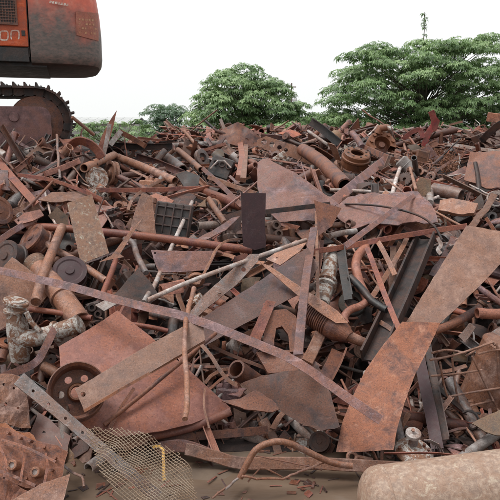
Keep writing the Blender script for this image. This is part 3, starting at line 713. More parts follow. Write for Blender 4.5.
WEB = plate('web_plate', 'broad dark mauve web plate slanting up to the centre above the open pipe', 'steel plate', [(190, 326), (204, 346), (255, 318), (305, 290), (318, 266), (308, 247), (255, 284)], 'mauve', .16, tilt=25, yaw=-8, warp=.01, jag=.2, land='dark mauve web plate')
plate('slab_plate', 'large tan rectangular steel plate leaning at the right edge', 'steel plate', [(466, 227), (500, 232), (524, 238), (510, 254), (480, 286), (440, 324), (405, 324), (428, 287)], 'slab', .22, tilt=24, yaw=10, jag=.3, warp=.014, bend=.03, th=.018, land='large tan slab plate')
plate('curved_plate', 'curved bright orange rusty plate standing above the waterline at right', 'curved plate', [(402, 325), (440, 323), (428, 350), (415, 376), (404, 405), (397, 430), (393, 452), (365, 453), (336, 452), (342, 425), (352, 400), (366, 372), (384, 347)], 'orange', .20, tilt=18, yaw=4, bend=.09, warp=.012, jag=.3, th=.014, seg=.08, land='orange curved plate')
plate('upright_plate', 'smooth dark maroon rectangular plate standing upright at centre', 'steel plate', [(241, 193), (266, 193), (265, 222), (266, 247), (255, 250), (243, 246), (242, 220)], 'maroon', .35, tilt=-4, yaw=5, warp=.003, jag=.1, th=.03, land='dark maroon upright plate')
BRD = plate('broad_plate', 'broad rust and purple plate tilted behind the dark maroon upright plate', 'steel plate', [(258, 163), (268, 160), (300, 178), (338, 203), (318, 222), (280, 224), (266, 212), (258, 190)], 'mauve', .20, tilt=38, yaw=-6, warp=.04, bend=.06, jag=.8, th=.016, land='broad purple rust plate')
TORN = plate('torn_sheet', 'pinkish torn sheet lying flat right of centre', 'steel sheet', [(332, 205), (360, 196), (418, 193), (432, 207), (438, 223), (424, 226), (410, 223), (398, 228), (380, 225), (352, 229), (338, 218)], 'mauve', .16, tilt=50, yaw=0, jag=1.8, warp=.05, bend=.04, land='pinkish torn sheet')
plate('folded_plate', 'dark folded arrow shaped plate at the tip of a horizontal bar', 'folded plate', [(314, 200), (342, 208), (332, 226), (318, 236), (317, 214)], 'brown', .40, tilt=20, yaw=20, warp=.006, on=[BRD])
bar('horizontal_bar', 'thin horizontal brown bar pointing right from the maroon upright plate', 'steel bar', [(264, 212), (290, 209), (330, 204)], 5, 'dark', .42, 'flat', n=8, on=[BRD])
plate('rect_plate', 'narrow speckled rectangular plate with lichen patches leaning at left', 'steel plate', [(67, 203), (92, 195), (100, 222), (109, 253), (81, 264), (74, 234)], 'lichen', .34, tilt=22, yaw=-6, jag=.25, warp=.006, th=.012, land='speckled rectangular plate')
bar('pipe', 'long reddish pipe running level behind the speckled rectangular plate', 'pipe', [(28, 226), (70, 229), (150, 237), (252, 250)], 8, 'red', .16, 'pipe', n=16, land='long reddish pipe')
bar('post', 'upright leaning round brown post end left of the speckled plate', 'steel post', [(62, 227), (52, 252), (42, 277), (36, 302)], 10, 'tan', .40, 'round', n=10, land='leaning round post')
bar('pipe', 'slim pinkish brown pipe slanting down behind the leaning round post', 'pipe', [(31, 229), (50, 246), (76, 261), (106, 281)], 7, 'tan', .14, 'pipe', n=12)
SIDE = plate('side_plate', 'flat brown plate at left edge behind the long angle iron', 'steel plate', [(-8, 280), (12, 257), (34, 273), (52, 290), (34, 312), (12, 322), (-8, 335)], 'tan', .10, tilt=30, yaw=10)
plate('notched_plate', 'mauve plate with pointed right end below the long reddish pipe', 'steel plate', [(151, 250), (180, 251), (217, 252), (208, 270), (180, 272), (159, 272), (154, 260)], 'mauve', .32, tilt=22, yaw=0, warp=.006, holes=[(155, 253, 1.2)], land='pointed mauve plate')
plate('dark_plate', 'small dark square plate standing on the long angle iron', 'steel plate', [(112, 298), (124, 284), (138, 268), (152, 284), (160, 297), (150, 303), (130, 304)], 'dark', .36, tilt=15, yaw=-12, warp=.006, land='small dark square plate')
plate('end_plate', 'pale sloping steel end face left of the small dark square plate', 'steel strip', [(95, 305), (112, 297), (118, 303), (104, 311)], 'pale', .38, tilt=30, yaw=-12, warp=0)
bar('rod', 'straight pale grey rod standing steeply behind the pointed mauve plate', 'rod', [(192, 202), (172, 246), (151, 293)], 4.2, 'pale', .22, 'round', n=6, wob=.001, land='steep pale rod')
bar('sleeve', 'short salmon pink sleeve round the long pale rod', 'sleeve', [(161, 290), (184, 284)], 11, 'salmon', .46, 'pipe', n=4, wob=0)
plate('sleeve_flap', 'torn salmon pink flap hanging under the sleeve', 'steel flap', [(159, 284), (182, 281), (184, 292), (168, 295)], 'salmon', .47, tilt=10, warp=.01)
bar('knob', 'small pale tan knob at the lower end of the long pale rod', 'knob', [(144, 302), (149, 293)], 5.5, 'pale', .5, 'round', n=4, wob=0)
HST = plate('holed_strip', 'pale grey steel strip with two round holes rising to the centre', 'steel strip', [(189, 313), (203, 296), (226, 275), (250, 254), (259, 254), (258, 261), (236, 285), (208, 307), (196, 318)], 'grey', .34, tilt=20, yaw=-10, jag=.2, warp=.004, holes=[(243.5, 269.5, 2.4), (219.5, 295, 2.2)], land='holed grey strip', on=[WEB])
bar('rod', 'long pale rod rising right from the long angle iron to the centre', 'rod', [(148, 300), (184, 284), (240, 263), (306, 240)], 4.6, 'pale', .42, 'round', n=10, wob=.002, on=[WEB, HST], land='long pale rod')
plate('tan_flat', 'short tan flat plate with corner bolt holes just right of centre', 'steel plate', [(266, 259), (296, 240), (306, 243), (300, 251), (280, 265)], 'tan', .38, tilt=40, yaw=-10, warp=.004, holes=[(277, 258, .9), (297, 244, .9)])
def flanged_pipe():
    p, dm = path3([(333, 250), (328, 278), (321, 305)], .24, 8); t = thing('flanged_pipe', 'white peeling pipe with a thick flange, upright at centre right', 'pipe', p[4]); LAND.append(('white flanged pipe', 328, 280))
    q = dm / FP; w = MB(); sweep(w, p, s_round(8 * q, 18), smooth=True, hollow=.8); w.build('pipe_body', 'peel', t)
    ax = (p[-1] - p[0]).normalized()
    for f, r, h in ((.62, 11.5, 4), (.70, 11.5, 3.4), (.12, 9.5, 3)):
        c = p[0].lerp(p[-1], f); w = MB(); lathe(w, [(7.6 * q, -h * q / 2), (r * q * .94, -h * q / 2), (r * q, -h * q * .4), (r * q, h * q * .4), (r * q * .94, h * q / 2), (7.6 * q, h * q / 2)], 24, axis_mat(c, ax)); w.build('flange', 'peel', t)
    for k in range(8):
        a = k * .785; M4 = axis_mat(p[0].lerp(p[-1], .66), ax); w = MB(); lathe(w, [(0, -5 * q), (1.1 * q, -5 * q), (1.1 * q, 5 * q), (0, 5 * q)], 6, M4 @ Matrix.Translation((10 * q * math.cos(a), 10 * q * math.sin(a), 0)), smooth=False); w.build('bolt', 'brown', t)
    return t
FLP = flanged_pipe()
def muffler():
    c0, d0 = path3([(303, 305), (346, 335)], .30, 8); c1, _ = path3([(346, 335), (394, 354)], .40, 6)
    c0 = c0; e = c0[-1]; t = thing('muffler', 'ribbed rusty muffler narrowing into a short tail pipe', 'muffler', e); LAND.append(('ribbed muffler', 330, 325))
    a = c0[0]; dr = (e - a); L_ = dr.length; r = 15 / FP * d0; M4 = axis_mat(a - e, dr)
    prof = [(0, 0), (r * .8, 0), (r * .9, .03)]; k = 15
    for i in range(k): z = .03 + (L_ * .62) * i / k; prof += [(r, z), (r, z + L_ * .62 / k * .4), (r * .88, z + L_ * .62 / k * .5), (r * .88, z + L_ * .62 / k * .9)]
    prof += [(r * .97, L_ * .68), (r * .9, L_ * .8), (r * .62, L_ * .98), (r * .42, L_ * 1.08), (0, L_ * 1.08)]
    w = MB(); lathe(w, prof, 28, M4, smooth=False); w.build('ribbed_body', 'brown', t, world=False)
    tp = at(394, 354, e.y - .05) - e; st_ = dr.normalized() * L_ * 1.0 * .0
    w = MB(); sweep(w, [Vector((0, 0, 0)), tp * .5 + Vector((0, 0, -.01)), tp], s_round(r * .30, 14), smooth=True, hollow=.8, scales=[1.25, 1.05, .95]); w.build('tail_pipe', 'tan', t, world=False)
    return t
MUF = muffler()
plate('leaf_plate', 'long pinkish leaf shaped plate tapering down to the ribbed muffler', 'steel plate', [(260, 262), (270, 266), (286, 277), (302, 288), (320, 299), (338, 311), (348, 323), (336, 323), (318, 311), (300, 297), (280, 280), (266, 268)], 'tan', .48, tilt=22, yaw=10, warp=.004, land='leaf shaped plate', on=[WEB, MUF, FLP])
bar('flat_bar', 'wide flat bar slanting up from the pinkish torn sheet', 'flat bar', [(331, 204), (356, 183), (385, 160)], 9.5, 'mauve', .30, 'flat', n=8, land='slanted wide flat bar', on=[TORN])
bar('strip', 'long reddish strip with an open tube end running right to the tan slab plate', 'steel strip', [(312, 252), (345, 247), (380, 240), (420, 233), (466, 226)], 5.5, 'red', .42, 'box', n=14, land='long reddish strip', on=[TORN, FLP])
bar('strip', 'flat mauve strip slanting across the pinkish torn sheet', 'steel strip', [(345, 246), (372, 226), (414, 195)], 5.5, 'mauve', .38, 'flat', n=8, on=[TORN])
bar('strip', 'thin upright brown strip in front of the web plate', 'steel strip', [(316, 206), (317, 250), (318, 304)], 3.2, 'tan', .50, 'flat', n=8, on=[WEB, MUF])
bar('strip', 'dark mauve upright strip left of the white flanged pipe', 'steel strip', [(314, 228), (309, 258), (304, 295), (298, 355)], 8.5, 'mauve', .36, 'flat', n=10, roll=15, on=[WEB])
bar('curved_pipe', 'salmon pink S bent pipe hanging below the long reddish strip', 'pipe', [(366, 247), (358, 256), (356, 268), (360, 284), (369, 302)], 9.5, 'salmon', .30, 'pipe', n=20, land='salmon bent pipe')
bar('pipe_elbow', 'short salmon pink pipe bend beside the ribbed muffler', 'pipe', [(369, 300), (360, 306), (350, 310), (344, 317), (346, 324)], 8, 'salmon', .32, 'pipe', n=16)
bar('black_bar', 'black steel bar upright right of the white flanged pipe', 'steel bar', [(341, 249), (344, 272), (349, 300)], 9, 'black', .38, 'angle', n=8)
bar('black_bar', 'smooth black bent tube slanting toward the ribbed muffler pipe', 'tube', [(350, 277), (362, 289), (372, 301), (387, 310)], 7.5, 'black', .40, 'round', n=10)
bar('channel', 'heavy dark two toned channel beam standing steeply beside the tan slab', 'channel', [(426, 236), (405, 285), (372, 357)], 21, 'dark', .24, 'chan', n=8, roll=25, land='dark channel beam')
bar('strip', 'curving reddish strip falling from the long strip onto the orange curved plate', 'steel strip', [(367, 248), (374, 266), (384, 293), (396, 322), (405, 340)], 5.5, 'red', .46, 'flat', n=14)
bar('strip', 'short tan strip leaning under the long reddish strip', 'steel strip', [(378, 242), (386, 256), (395, 275)], 5, 'tan', .42, 'flat', n=6)
bar('strip', 'slim tan bar slanting down left of the dark channel beam', 'steel strip', [(407, 238), (392, 266), (372, 297)], 5, 'tan', .22, 'flat', n=6)
bar('cross_bar', 'flat pale bar resting on the orange curved plate edge', 'steel bar', [(380, 322), (392, 330), (402, 345)], 5, 'tan', .34, 'flat', n=6)
bar('ibeam', 'dark maroon beam standing behind the orange curved plate', 'beam', [(418, 352), (428, 400), (438, 452)], 12, 'maroon', .12, 'ibeam', n=6, land='dark maroon beam')
bar('ibeam', 'slim dark beam beside the maroon beam right of the orange curved plate', 'beam', [(428, 348), (437, 395), (446, 440)], 8, 'dark', .10, 'angle', n=6)
bar('timber_beam', 'long light brown beam lying along the waterline', 'beam', [(186, 449), (214, 456), (240, 463), (300, 463), (350, 465), (412, 469)], 13, 'tan', .14, 'box', n=20, t=9, wob=.008, land='brown waterline beam')
bar('bent_tube', 'bowed brown tube arching out of the muddy water', 'tube', [(240, 478), (247, 464), (256, 450), (268, 443), (284, 442), (302, 449), (330, 462), (352, 466)], 7, 'tan', .34, 'round', n=28, land='bowed tube at the water')
bar('root_wire', 'thin forked root like wire trailing into the puddle', 'wire', [(212, 498), (228, 486), (242, 475)], 2.4, 'tan', .20, 'round', n=10, wob=.012)
bar('root_wire', 'pale kinked wire in front of the waterline beam', 'wire', [(242, 476), (262, 478), (283, 479), (300, 472), (325, 462)], 2.6, 'tan', .26, 'round', n=18, wob=.014)
bar('root_wire', 'short pale wire stub dipping into the puddle near the bowed tube', 'wire', [(226, 489), (236, 480), (243, 474)], 2.6, 'pale', .24, 'round', n=8, wob=.008)
bar('root_wire', 'thin tan wire curving above the pale kinked wire', 'wire', [(248, 482), (259, 470), (265, 468), (282, 477)], 1.8, 'tan', .27, 'round', n=10, wob=.008)
bar('root_wire', 'fine wire from the bowed tube to the waterline beam', 'wire', [(256, 456), (290, 462), (322, 470)], 1.5, 'brown', .32, 'round', n=8, wob=.008)
bar('hook_strip', 'curling thin strip beside the open pipe mouth', 'steel strip', [(193, 337), (208, 352), (220, 370), (228, 380), (237, 385)], 4, 'tan', .46, 'flat', n=14)
bar('hook_strip', 'small hooked strip left of the open pipe mouth', 'steel strip', [(205, 383), (212, 375), (222, 370), (229, 369)], 3.4, 'tan', .32, 'flat', n=12)
bar('thin_tail', 'thin tail of strip hanging under the hopper sheet corner', 'steel strip', [(205, 388), (204, 405), (209, 428)], 2, 'tan', .24, 'flat', n=10)
bar('steel_rod', 'knotty light brown rod hanging in front of the reddish hopper sheet', 'rod', [(194, 288), (189, 306), (186, 322), (185, 350), (187, 398), (185, 419)], 5.5, 'tan', .50, 'round', n=20, wob=.01, land='knotty upright rod', on=[HOP, WFB])
bar('thin_tube', 'slender tube slanting over the hopper sheet below the wide flat bar', 'tube', [(104, 425), (150, 388), (216, 333)], 4.5, 'brown', .32, 'round', n=10, on=[HOP])
bar('thin_tube', 'short thin brown bar between wheel rim and slender tube', 'steel bar', [(108, 432), (118, 412), (134, 388)], 4, 'brown', .27, 'flat', n=6, on=[HOP, RIM])
bar('pipe', 'reddish horizontal pipe right of the white peeling valve', 'pipe', [(30, 309), (60, 313), (92, 318)], 6, 'red', .22, 'pipe', n=8)
bar('pipe', 'thin reddish bar in the dark gap above the hopper sheet', 'steel bar', [(122, 323), (145, 326), (168, 331)], 5, 'red', .08, 'round', n=6)
bar('rod', 'short upright reddish tube under the branching bracket', 'tube', [(116, 260), (110, 276), (103, 294)], 6, 'red', .28, 'round', n=6)
bar('tube', 'grey bent tube beside the branching bracket', 'tube', [(125, 239), (133, 243), (137, 255), (146, 273)], 6, 'grey', .22, 'round', n=14)
plate('branch_bracket', 'thin rusty bracket branching three ways like a star', 'bracket', [(99, 262), (112, 255), (121, 243), (130, 231), (144, 216), (133, 233), (125, 246), (120, 254), (124, 257), (112, 259)], 'tan', .34, tilt=20, yaw=0, warp=.003, jag=0, land='star shaped bracket')
plate('tan_plate', 'tan rectangular plate standing behind the long reddish pipe', 'steel plate', [(131, 226), (137, 205), (142, 193), (152, 197), (156, 234), (144, 233)], 'tan', .12, tilt=20, yaw=0)
# ---- lower left group
hp = [(17 + 141 * t, 378 + 119 * t) for t in (.10, .21, .33, .45, .57, .69, .81, .92)]
PFB = plate('perforated_bar', 'grey mauve perforated flat bar slanting down under the wire mesh', 'flat bar', [(14, 384), (24, 373), (60, 405), (104, 443), (162, 492), (154, 502), (98, 453), (52, 414)], 'grey', .26, tilt=28, yaw=0, warp=.004, jag=.15, th=.012, holes=[(x + 2, y + 1, 1.7) for x, y in hp], on=[RIM, HOP], land='perforated grey bar')
plate('torn_plate', 'rough torn plate with raised bosses at the left edge', 'steel plate', [(-8, 372), (12, 374), (24, 378), (27, 398), (31, 428), (14, 426), (-8, 420)], 'tan', .24, tilt=15, yaw=12, jag=1.0, warp=.02, fq=2.5, smooth=False, seg=.06, holes=[(4, 384, 1.6), (14, 388, 1.4), (6, 404, 2.0), (18, 408, 1.5)])
bar('bent_angle', 'dark bent angle arm below the white peeling valve', 'angle iron', [(-8, 381), (18, 371), (36, 362), (46, 346), (55, 328)], 8, 'mauve', .36, 'angle2', n=16, land='dark bent arm')
plate('backing_plate', 'small tan plate showing above the wire mesh', 'steel plate', [(108, 428), (124, 424), (138, 420), (148, 443), (126, 450), (112, 445)], 'tan', .18, tilt=22, yaw=-8)
plate('gusset', 'dusty triangular gusset at the bottom left corner', 'steel plate', [(8, 501), (40, 484), (70, 474), (66, 490), (62, 506), (20, 508)], 'tan', .52, tilt=22, yaw=0, jag=.6)
bar('grey_tie', 'small grey bent tie rod right of the broken casting', 'rod', [(62, 464), (72, 472), (82, 477), (84, 487)], 3, 'grey', .34, 'round', n=10)
bar('ochre_strip', 'ochre yellow hooked strip standing in the wire mesh', 'steel strip', [(153, 447), (159, 446.5), (163, 450), (163.5, 465), (164, 481)], 3, 'ochre', .40, 'flat', n=16)
bar('dark_angle', 'long dark bar lying in shadow under the hopper sheet', 'steel bar', [(150, 436), (200, 436), (268, 430)], 9, 'brown', .02, 'flat', n=8)
bar('dark_angle', 'dark steel shape at the left end of the waterline beam', 'steel bar', [(160, 448), (185, 446), (212, 456)], 13, 'mauve', .12, 'box', n=8)
# ---- right side
bar('pipe', 'brown pipe poking out from under the tan slab plate', 'pipe', [(434, 331), (456, 322), (480, 308)], 9, 'brown', .22, 'pipe', n=8)
bar('pipe', 'rusty rough pipe stub at the right edge', 'pipe', [(477, 313), (492, 314), (512, 313)], 11, 'salmon', .34, 'pipe', n=8, wob=.006)
plate('grey_flange', 'flat grey steel channel end in the right pile', 'channel', [(458, 336), (470, 323), (476, 327), (465, 342)], 'grey', .26, tilt=10, yaw=-20)
plate('grey_flange', 'second flat grey steel piece right of the channel end', 'steel plate', [(482, 338), (500, 326), (508, 332), (490, 345)], 'grey', .30, tilt=10, yaw=-20)
bar('grey_block', 'ribbed grey steel block in the right pile', 'block', [(464, 338), (482, 352)], 10, 'grey', .18, 'chan', n=4, wob=0)
bar('thin_flat', 'thin reddish flat bar lying across the engine part at the waterline', 'flat bar', [(384, 453), (430, 453), (458, 455), (492, 452)], 3.6, 'red', .40, 'flat', n=14, roll=60)
plate('tin_sheet', 'crumpled olive tin sheet at right edge above the tank', 'sheet', [(472, 424), (490, 414), (512, 404), (512, 436), (496, 436), (485, 432)], 'olive', .24, tilt=35, warp=.03, jag=.6)
bar('strip', 'long thin pale strip lying over the right ridge', 'steel strip', [(448, 144), (480, 149), (512, 153)], 3, 'pale', .35, 'flat', n=8)
plate('lean_sheet', 'big leaning brown sheet at the right ridge edge', 'sheet', [(470, 152), (510, 150), (512, 186), (486, 188), (464, 180)], 'brown', .25, tilt=40, warp=.04, jag=.8, land='leaning sheet at right edge')
bar('box_tube', 'rusty square tube end jutting in at the upper right edge', 'box tube', [(488, 117), (520, 121)], 9, 'orange', .3, 'box', n=3, d=(13.6, 13.2), wob=0)
bar('prop_bar', 'dark prop leaning up at the right ridge edge', 'steel bar', [(482, 140), (497, 126), (512, 118)], 7, 'dark', .3, 'box', n=4, d=(13.8, 13.2))
bar('thin_rod', 'thin tan rod leaning on the right ridge rubble', 'rod', [(402, 135), (408, 160), (416, 190)], 2.6, 'tan', .30, 'round', n=6)
bar('cross_strip', 'slim dark strip crossing right of the rusty turnings', 'steel strip', [(425, 178), (450, 162), (470, 150)], 2.6, 'brown', .3, 'flat', n=6)
bar('white_rod', 'bright white straight rod standing behind the pinkish torn sheet', 'rod', [(403, 160), (396, 180), (389, 207)], 4, 'pale', .28, 'round', n=5, wob=0, land='bright white rod')
bar('curved_wire', 'dark thin wire looping over the pinkish torn sheet', 'wire', [(345, 204), (380, 206), (415, 214), (434, 226), (442, 240)], 2.2, 'dark', .50, 'round', n=20, on=[TORN])
bar('pale_curl', 'pale frayed strip end hanging by the dark wire loop', 'steel strip', [(438, 238), (441, 245), (438, 250), (441, 254)], 4, 'pale', .46, 'flat', n=10)
bar('white_stub', 'short white capped cylinder standing on the right heap', 'cylinder', [(430, 189), (430, 203)], 7, 'pale', .26, 'round', n=4, wob=0)
bar('grey_cylinder', 'grey open cylinder lying right of the white capped cylinder', 'cylinder', [(433, 190), (447, 192), (461, 196)], 14, 'grey', .22, 'pipe', n=6, wob=0, land='grey open cylinder')
plate('block_slab', 'tan weathered block below the grey open cylinder', 'block', [(440, 200), (452, 198), (478, 203), (474, 213), (458, 214), (438, 211)], 'tan', .24, tilt=50, th=.06, jag=.8, warp=.02)
plate('tan_block', 'small upright tan block left of the white capped cylinder', 'block', [(417, 182), (420, 177), (431, 180), (431, 195), (418, 196)], 'olive', .2, tilt=15, th=.08, warp=.003)
bar('pale_bar', 'pale grey bar slipping under the slanted wide flat bar', 'rod', [(330, 190), (360, 191), (400, 194)], 3.6, 'pale', .16, 'round', n=6)
bar('white_edge', 'pale grey tube under the folded arrow plate', 'tube', [(330, 236), (342, 233), (356, 231)], 6, 'pale', .22, 'round', n=6)
# ---- ridge, centre
plate('ridge_sheet', 'dark brown curved sheet humped on the ridge below the middle tree', 'sheet', [(217, 142), (222, 131), (238, 125.5), (248, 131), (262, 139), (258, 148), (240, 150)], 'brown', .2, tilt=30, bend=.15, warp=.04, d=14.5, land='humped ridge sheet')
plate('holed_beam', 'brown beam pierced by a row of round holes on the ridge', 'beam', [(257, 140), (266, 136), (290, 144), (322, 157), (330, 166), (318, 168), (288, 156), (258, 148)], 'tan', .3, tilt=10, warp=0, jag=.1, d=13.6, th=.05, holes=[(264, 142, 2.9), (272, 144.4, 2.7), (279.5, 147.4, 2.4), (286, 150, 2.0)], land='beam with round holes')
bar('big_pipe', 'thick brown pipe lying across the upper middle of the heap', 'pipe', [(303, 150), (322, 163), (345, 186)], 14, 'brown', .26, 'pipe', n=8, land='thick brown pipe')
bar('box_beam', 'black box beam leaning on the ridge between the trees', 'beam', [(310, 121), (322, 129), (339, 143)], 8, 'black', .3, 'chan', n=4, d=(13.8, 13.4), land='black ridge beam')
bar('prop', 'pale tube lying below the black ridge beam', 'tube', [(308, 131), (318, 138), (328, 145)], 3, 'pale', .3, 'round', n=4, d=(14.5, 13.8))
bar('plank', 'dark reddish plank beside the rusty brake drum', 'plank', [(360, 146), (374, 152), (392, 160)], 6, 'brown', .32, 'box', n=5)
bar('kink_strip', 'short thick bolt like bar behind the brake drum', 'bolt', [(352, 133), (358, 140), (362, 147)], 6, 'mauve', .4, 'round', n=5, d=(14.2, 13.6))
bar('upright', 'pinkish upright plank in the upper middle heap', 'plank', [(240, 143), (242, 158), (239, 178)], 6, 'salmon', .34, 'box', n=5)
bar('upright', 'second paler plank beside the pinkish upright plank', 'plank', [(246, 146), (245, 162), (243, 180)], 5, 'tan', .28, 'box', n=5)
bar('pale_strip', 'pale pink flat strip pointing at the maroon upright plate top', 'steel strip', [(208, 177), (230, 185), (257, 194)], 4.5, 'tan', .34, 'flat', n=8)
bar('strip', 'thin mauve strip slanting to the maroon upright plate', 'steel strip', [(202, 168), (222, 186), (242, 206)], 4.5, 'mauve', .36, 'flat', n=8)
bar('tan_rod', 'short thick tan rod leaning left of the maroon upright plate', 'rod', [(209, 199), (216, 210), (225, 223)], 6, 'tan', .26, 'round', n=6)
plate('curl_plate', 'mauve curled plate edge left of the maroon upright plate', 'steel plate', [(197, 238), (212, 231), (232, 218), (240, 216), (226, 230), (205, 240)], 'mauve', .28, tilt=35, warp=.01)
bar('bow_strip', 'thin tan strip bowed over the upper left pile', 'steel strip', [(128, 210), (132, 200), (142, 191), (160, 181), (185, 172)], 2.8, 'tan', .34, 'flat', n=20)
bar('bow_strip', 'thin bowed strip left of the centre above the long pale rod', 'steel strip', [(198, 284), (210, 262), (216, 250), (226, 241), (242, 239)], 2.4, 'tan', .44, 'flat', n=20)
bar('level_bar', 'thin dark reddish bar running level across the upper left heap', 'steel bar', [(96, 190), (150, 190), (200, 188)], 4.5, 'red', .30, 'box', n=8, land='level reddish bar')
plate('black_flap', 'black folded sheet at the end of the bowed strip', 'sheet', [(176, 175), (186, 171), (200, 176), (198, 186), (186, 190)], 'black', .22, tilt=40, warp=.02)
bar('kinked_pipe', 'pale tan pipe running down right from its kink in the upper left heap', 'pipe', [(114, 156), (140, 166), (175, 181)], 8, 'tan', .34, 'pipe', n=8, land='pale kinked pipe')
bar('kinked_pipe_end', 'short pale tan pipe length meeting the kink at upper left', 'pipe', [(84, 168), (98, 162), (114, 155)], 8, 'tan', .34, 'pipe', n=6)
plate('spike_plate', 'tall pinkish tapering plate standing on the ridge by the excavator', 'steel plate', [(95, 158), (101, 138), (109, 122), (117, 110), (114, 124), (109, 142), (104, 160)], 'salmon', .3, tilt=0, warp=.006, d=10.9, th=.02, land='tall tapering plate')
bar('pale_bar', 'pale narrow bar leaning on the tall tapering plate', 'steel bar', [(109.5, 124), (107, 140), (102.5, 160)], 4, 'pale', .3, 'flat', n=5, d=(10.7, 10.5))
bar('thin_bar', 'thin tube leaning against the excavator track', 'tube', [(72, 117), (82, 125), (94, 135)], 3.4, 'tan', .3, 'round', n=4, d=(10.6, 10.9))
bar('fender', 'thick curved fender piece at the rear of the excavator track', 'fender', [(70, 146), (78, 141), (88, 143), (97, 150), (102, 158)], 9, 'red', .32, 'flat', n=14, roll=30, d=(10.3, 10.2))
bar('dark_beam', 'dark level channel on the upper left ridge', 'channel', [(108, 145), (140, 147), (172, 146)], 6.5, 'dark', .3, 'chan', n=5, d=(12.8, 12.6))
bar('lean_plank', 'rusty plank leaning over the dark level channel', 'plank', [(120, 132), (132, 138), (145, 146)], 5, 'orange', .3, 'box', n=4, d=(12.6, 12.3))
bar('pink_plank', 'pale pink strip leaning left of the rusty plank', 'steel strip', [(110, 145), (116, 137), (121, 131)], 5, 'pale', .3, 'flat', n=4, d=(12.2, 12.5))
bar('ridge_stick', 'thin brown stick leaning up before the left ridge bushes', 'rod', [(184, 131), (191, 139), (200, 150)], 3.4, 'tan', .3, 'round', n=4, d=(13.6, 13.2))
bar('ridge_pole', 'long thin pole rising in front of the middle tree', 'pole', [(191, 131), (203, 121), (217, 110)], 1.4, 'tan', .3, 'round', n=4, d=(14.6, 14.2), wob=0)
bar('channel', 'long brown channel lying below the dark level channel', 'channel', [(135, 156), (158, 163), (182, 173)], 7, 'mauve', .28, 'chan', n=5)
bar('grey_tube', 'thick grey tube lying in the upper left heap', 'tube', [(164, 156), (173, 162), (183, 170)], 10, 'grey', .32, 'pipe', n=5, land='thick grey tube')
bar('tan_tube', 'tan jointed tube right of the thick grey tube', 'tube', [(178, 150), (188, 158), (201, 170)], 6, 'tan', .36, 'pipe', n=6)
plate('faded_red', 'faded red crumpled sheet under the level reddish bar', 'sheet', [(146, 197), (156, 193), (174, 200), (170, 206), (152, 204)], 'salmon', .26, tilt=40, warp=.02, jag=.6)
bar('angle_iron', 'long rusty angle iron slanting down from the left edge', 'angle iron', [(-6, 156), (12, 177), (36, 204)], 7, 'red', .34, 'angle2', n=8, land='slanting left angle iron')
bar('thin_bar', 'thin bar crossing the upper left heap toward the flanged pulley', 'steel bar', [(18, 175), (55, 181), (102, 199)], 3.6, 'red', .36, 'flat', n=10)
bar('thin_bar', 'short dark rod crossing under the slanting left angle iron', 'rod', [(55, 179), (40, 195), (24, 211)], 2.6, 'brown', .38, 'round', n=6)
bar('red_bar', 'short pinkish red bar below the excavator track', 'steel bar', [(45, 174), (62, 168), (79, 161)], 5.5, 'salmon', .34, 'box', n=5)
bar('red_bar', 'reddish bar leaning before the excavator track shoes', 'steel bar', [(14, 172), (23, 165), (33, 157)], 5.5, 'salmon', .34, 'angle', n=5)
bar('flat_bar', 'slim brown arm at left edge above the dark wheels', 'steel bar', [(-6, 244), (18, 228), (36, 218)], 6, 'mauve', .34, 'flat', n=8)
plate('small_casting', 'small pinkish holed bracket near the left edge', 'bracket', [(14, 220), (24, 213), (40, 209), (44, 215), (32, 222), (18, 225)], 'salmon', .36, tilt=30, holes=[(18.5, 220.5, 1.2)], th=.03)
plate('layered_sheet', 'pale layered sheet scrap lying right of the slanting left angle iron', 'sheet', [(38, 200), (52, 192), (82, 191), (92, 194), (80, 199), (56, 202)], 'tan', .30, tilt=50, jag=.8, warp=.02)
plate('brown_square', 'olive brown square plate left of the speckled rectangular plate', 'steel plate', [(48, 216), (57, 207), (68, 216), (68, 226), (56, 225)], 'olive', .18, tilt=20)
# ---- scroll sheet and open pipe
dq = D(236, 369) - .42
OPN = bar('open_pipe', 'short wide open ended pipe pointing at the viewer, lower middle', 'pipe', [(236, 369), (268, 391)], 20, 'brown', .22, 'pipe', n=6, wob=0, land='open pipe mouth', d=(dq, dq + .38))
plate('ragged_sheet', 'dark ragged sheet with torn pale top edge below the bowed angle iron', 'sheet', [(240, 384), (262, 376), (290, 372), (318, 366), (324, 377), (331, 395), (340, 428), (322, 432), (300, 424), (270, 404)], 'brown', .34, tilt=14, yaw=-6, jag=1.2, warp=.02, bend=.04, land='ragged dark sheet')
plate('curled_flap', 'brown curled flap under the open pipe', 'sheet', [(222, 404), (240, 402), (255, 393), (262, 377), (270, 390), (290, 408), (272, 414), (245, 412)], 'brown', .36, tilt=32, jag=.3, warp=.02, bend=-.06)
# ---- lathe and compound things
def disc_wheel(name, label, px, py, rpx, ax, mat, off, prof, land=None, n=28, d=None, rimmat=None):
    c = spot(px, py, off, d); s = rpx / FP * c.y; M4 = axis_mat(Vector((0, 0, 0)), cam_axis(*ax))
    w = MB(); lathe(w, [(a * s, b * s) for a, b in prof], n, M4); o = bpy.data.objects.new(name, w.mesh(name, mat)); COL.objects.link(o); o.location = c
    if land: LAND.append((land, px, py))
    return o
DRUM = [(0, .5), (.25, .5), (.28, .42), (.7, .40), (.78, .45), (1, .45), (1, .3), (.93, .25), (.93, -.25), (1, -.3), (1, -.45), (.8, -.45), (.3, -.3), (0, -.3)]
PULLEY = [(0, .25), (.22, .25), (.3, .2), (.32, .05), (.7, .02), (.78, .2), (1, .25), (1, .1), (.85, .05), (.85, -.05), (1, -.1), (1, -.25), (.78, -.2), (.3, -.2), (0, -.2)]
RINGP = [(.55, .2), (.95, .2), (1, .15), (1, -.15), (.95, -.2), (.55, -.2), (.55, .2)]
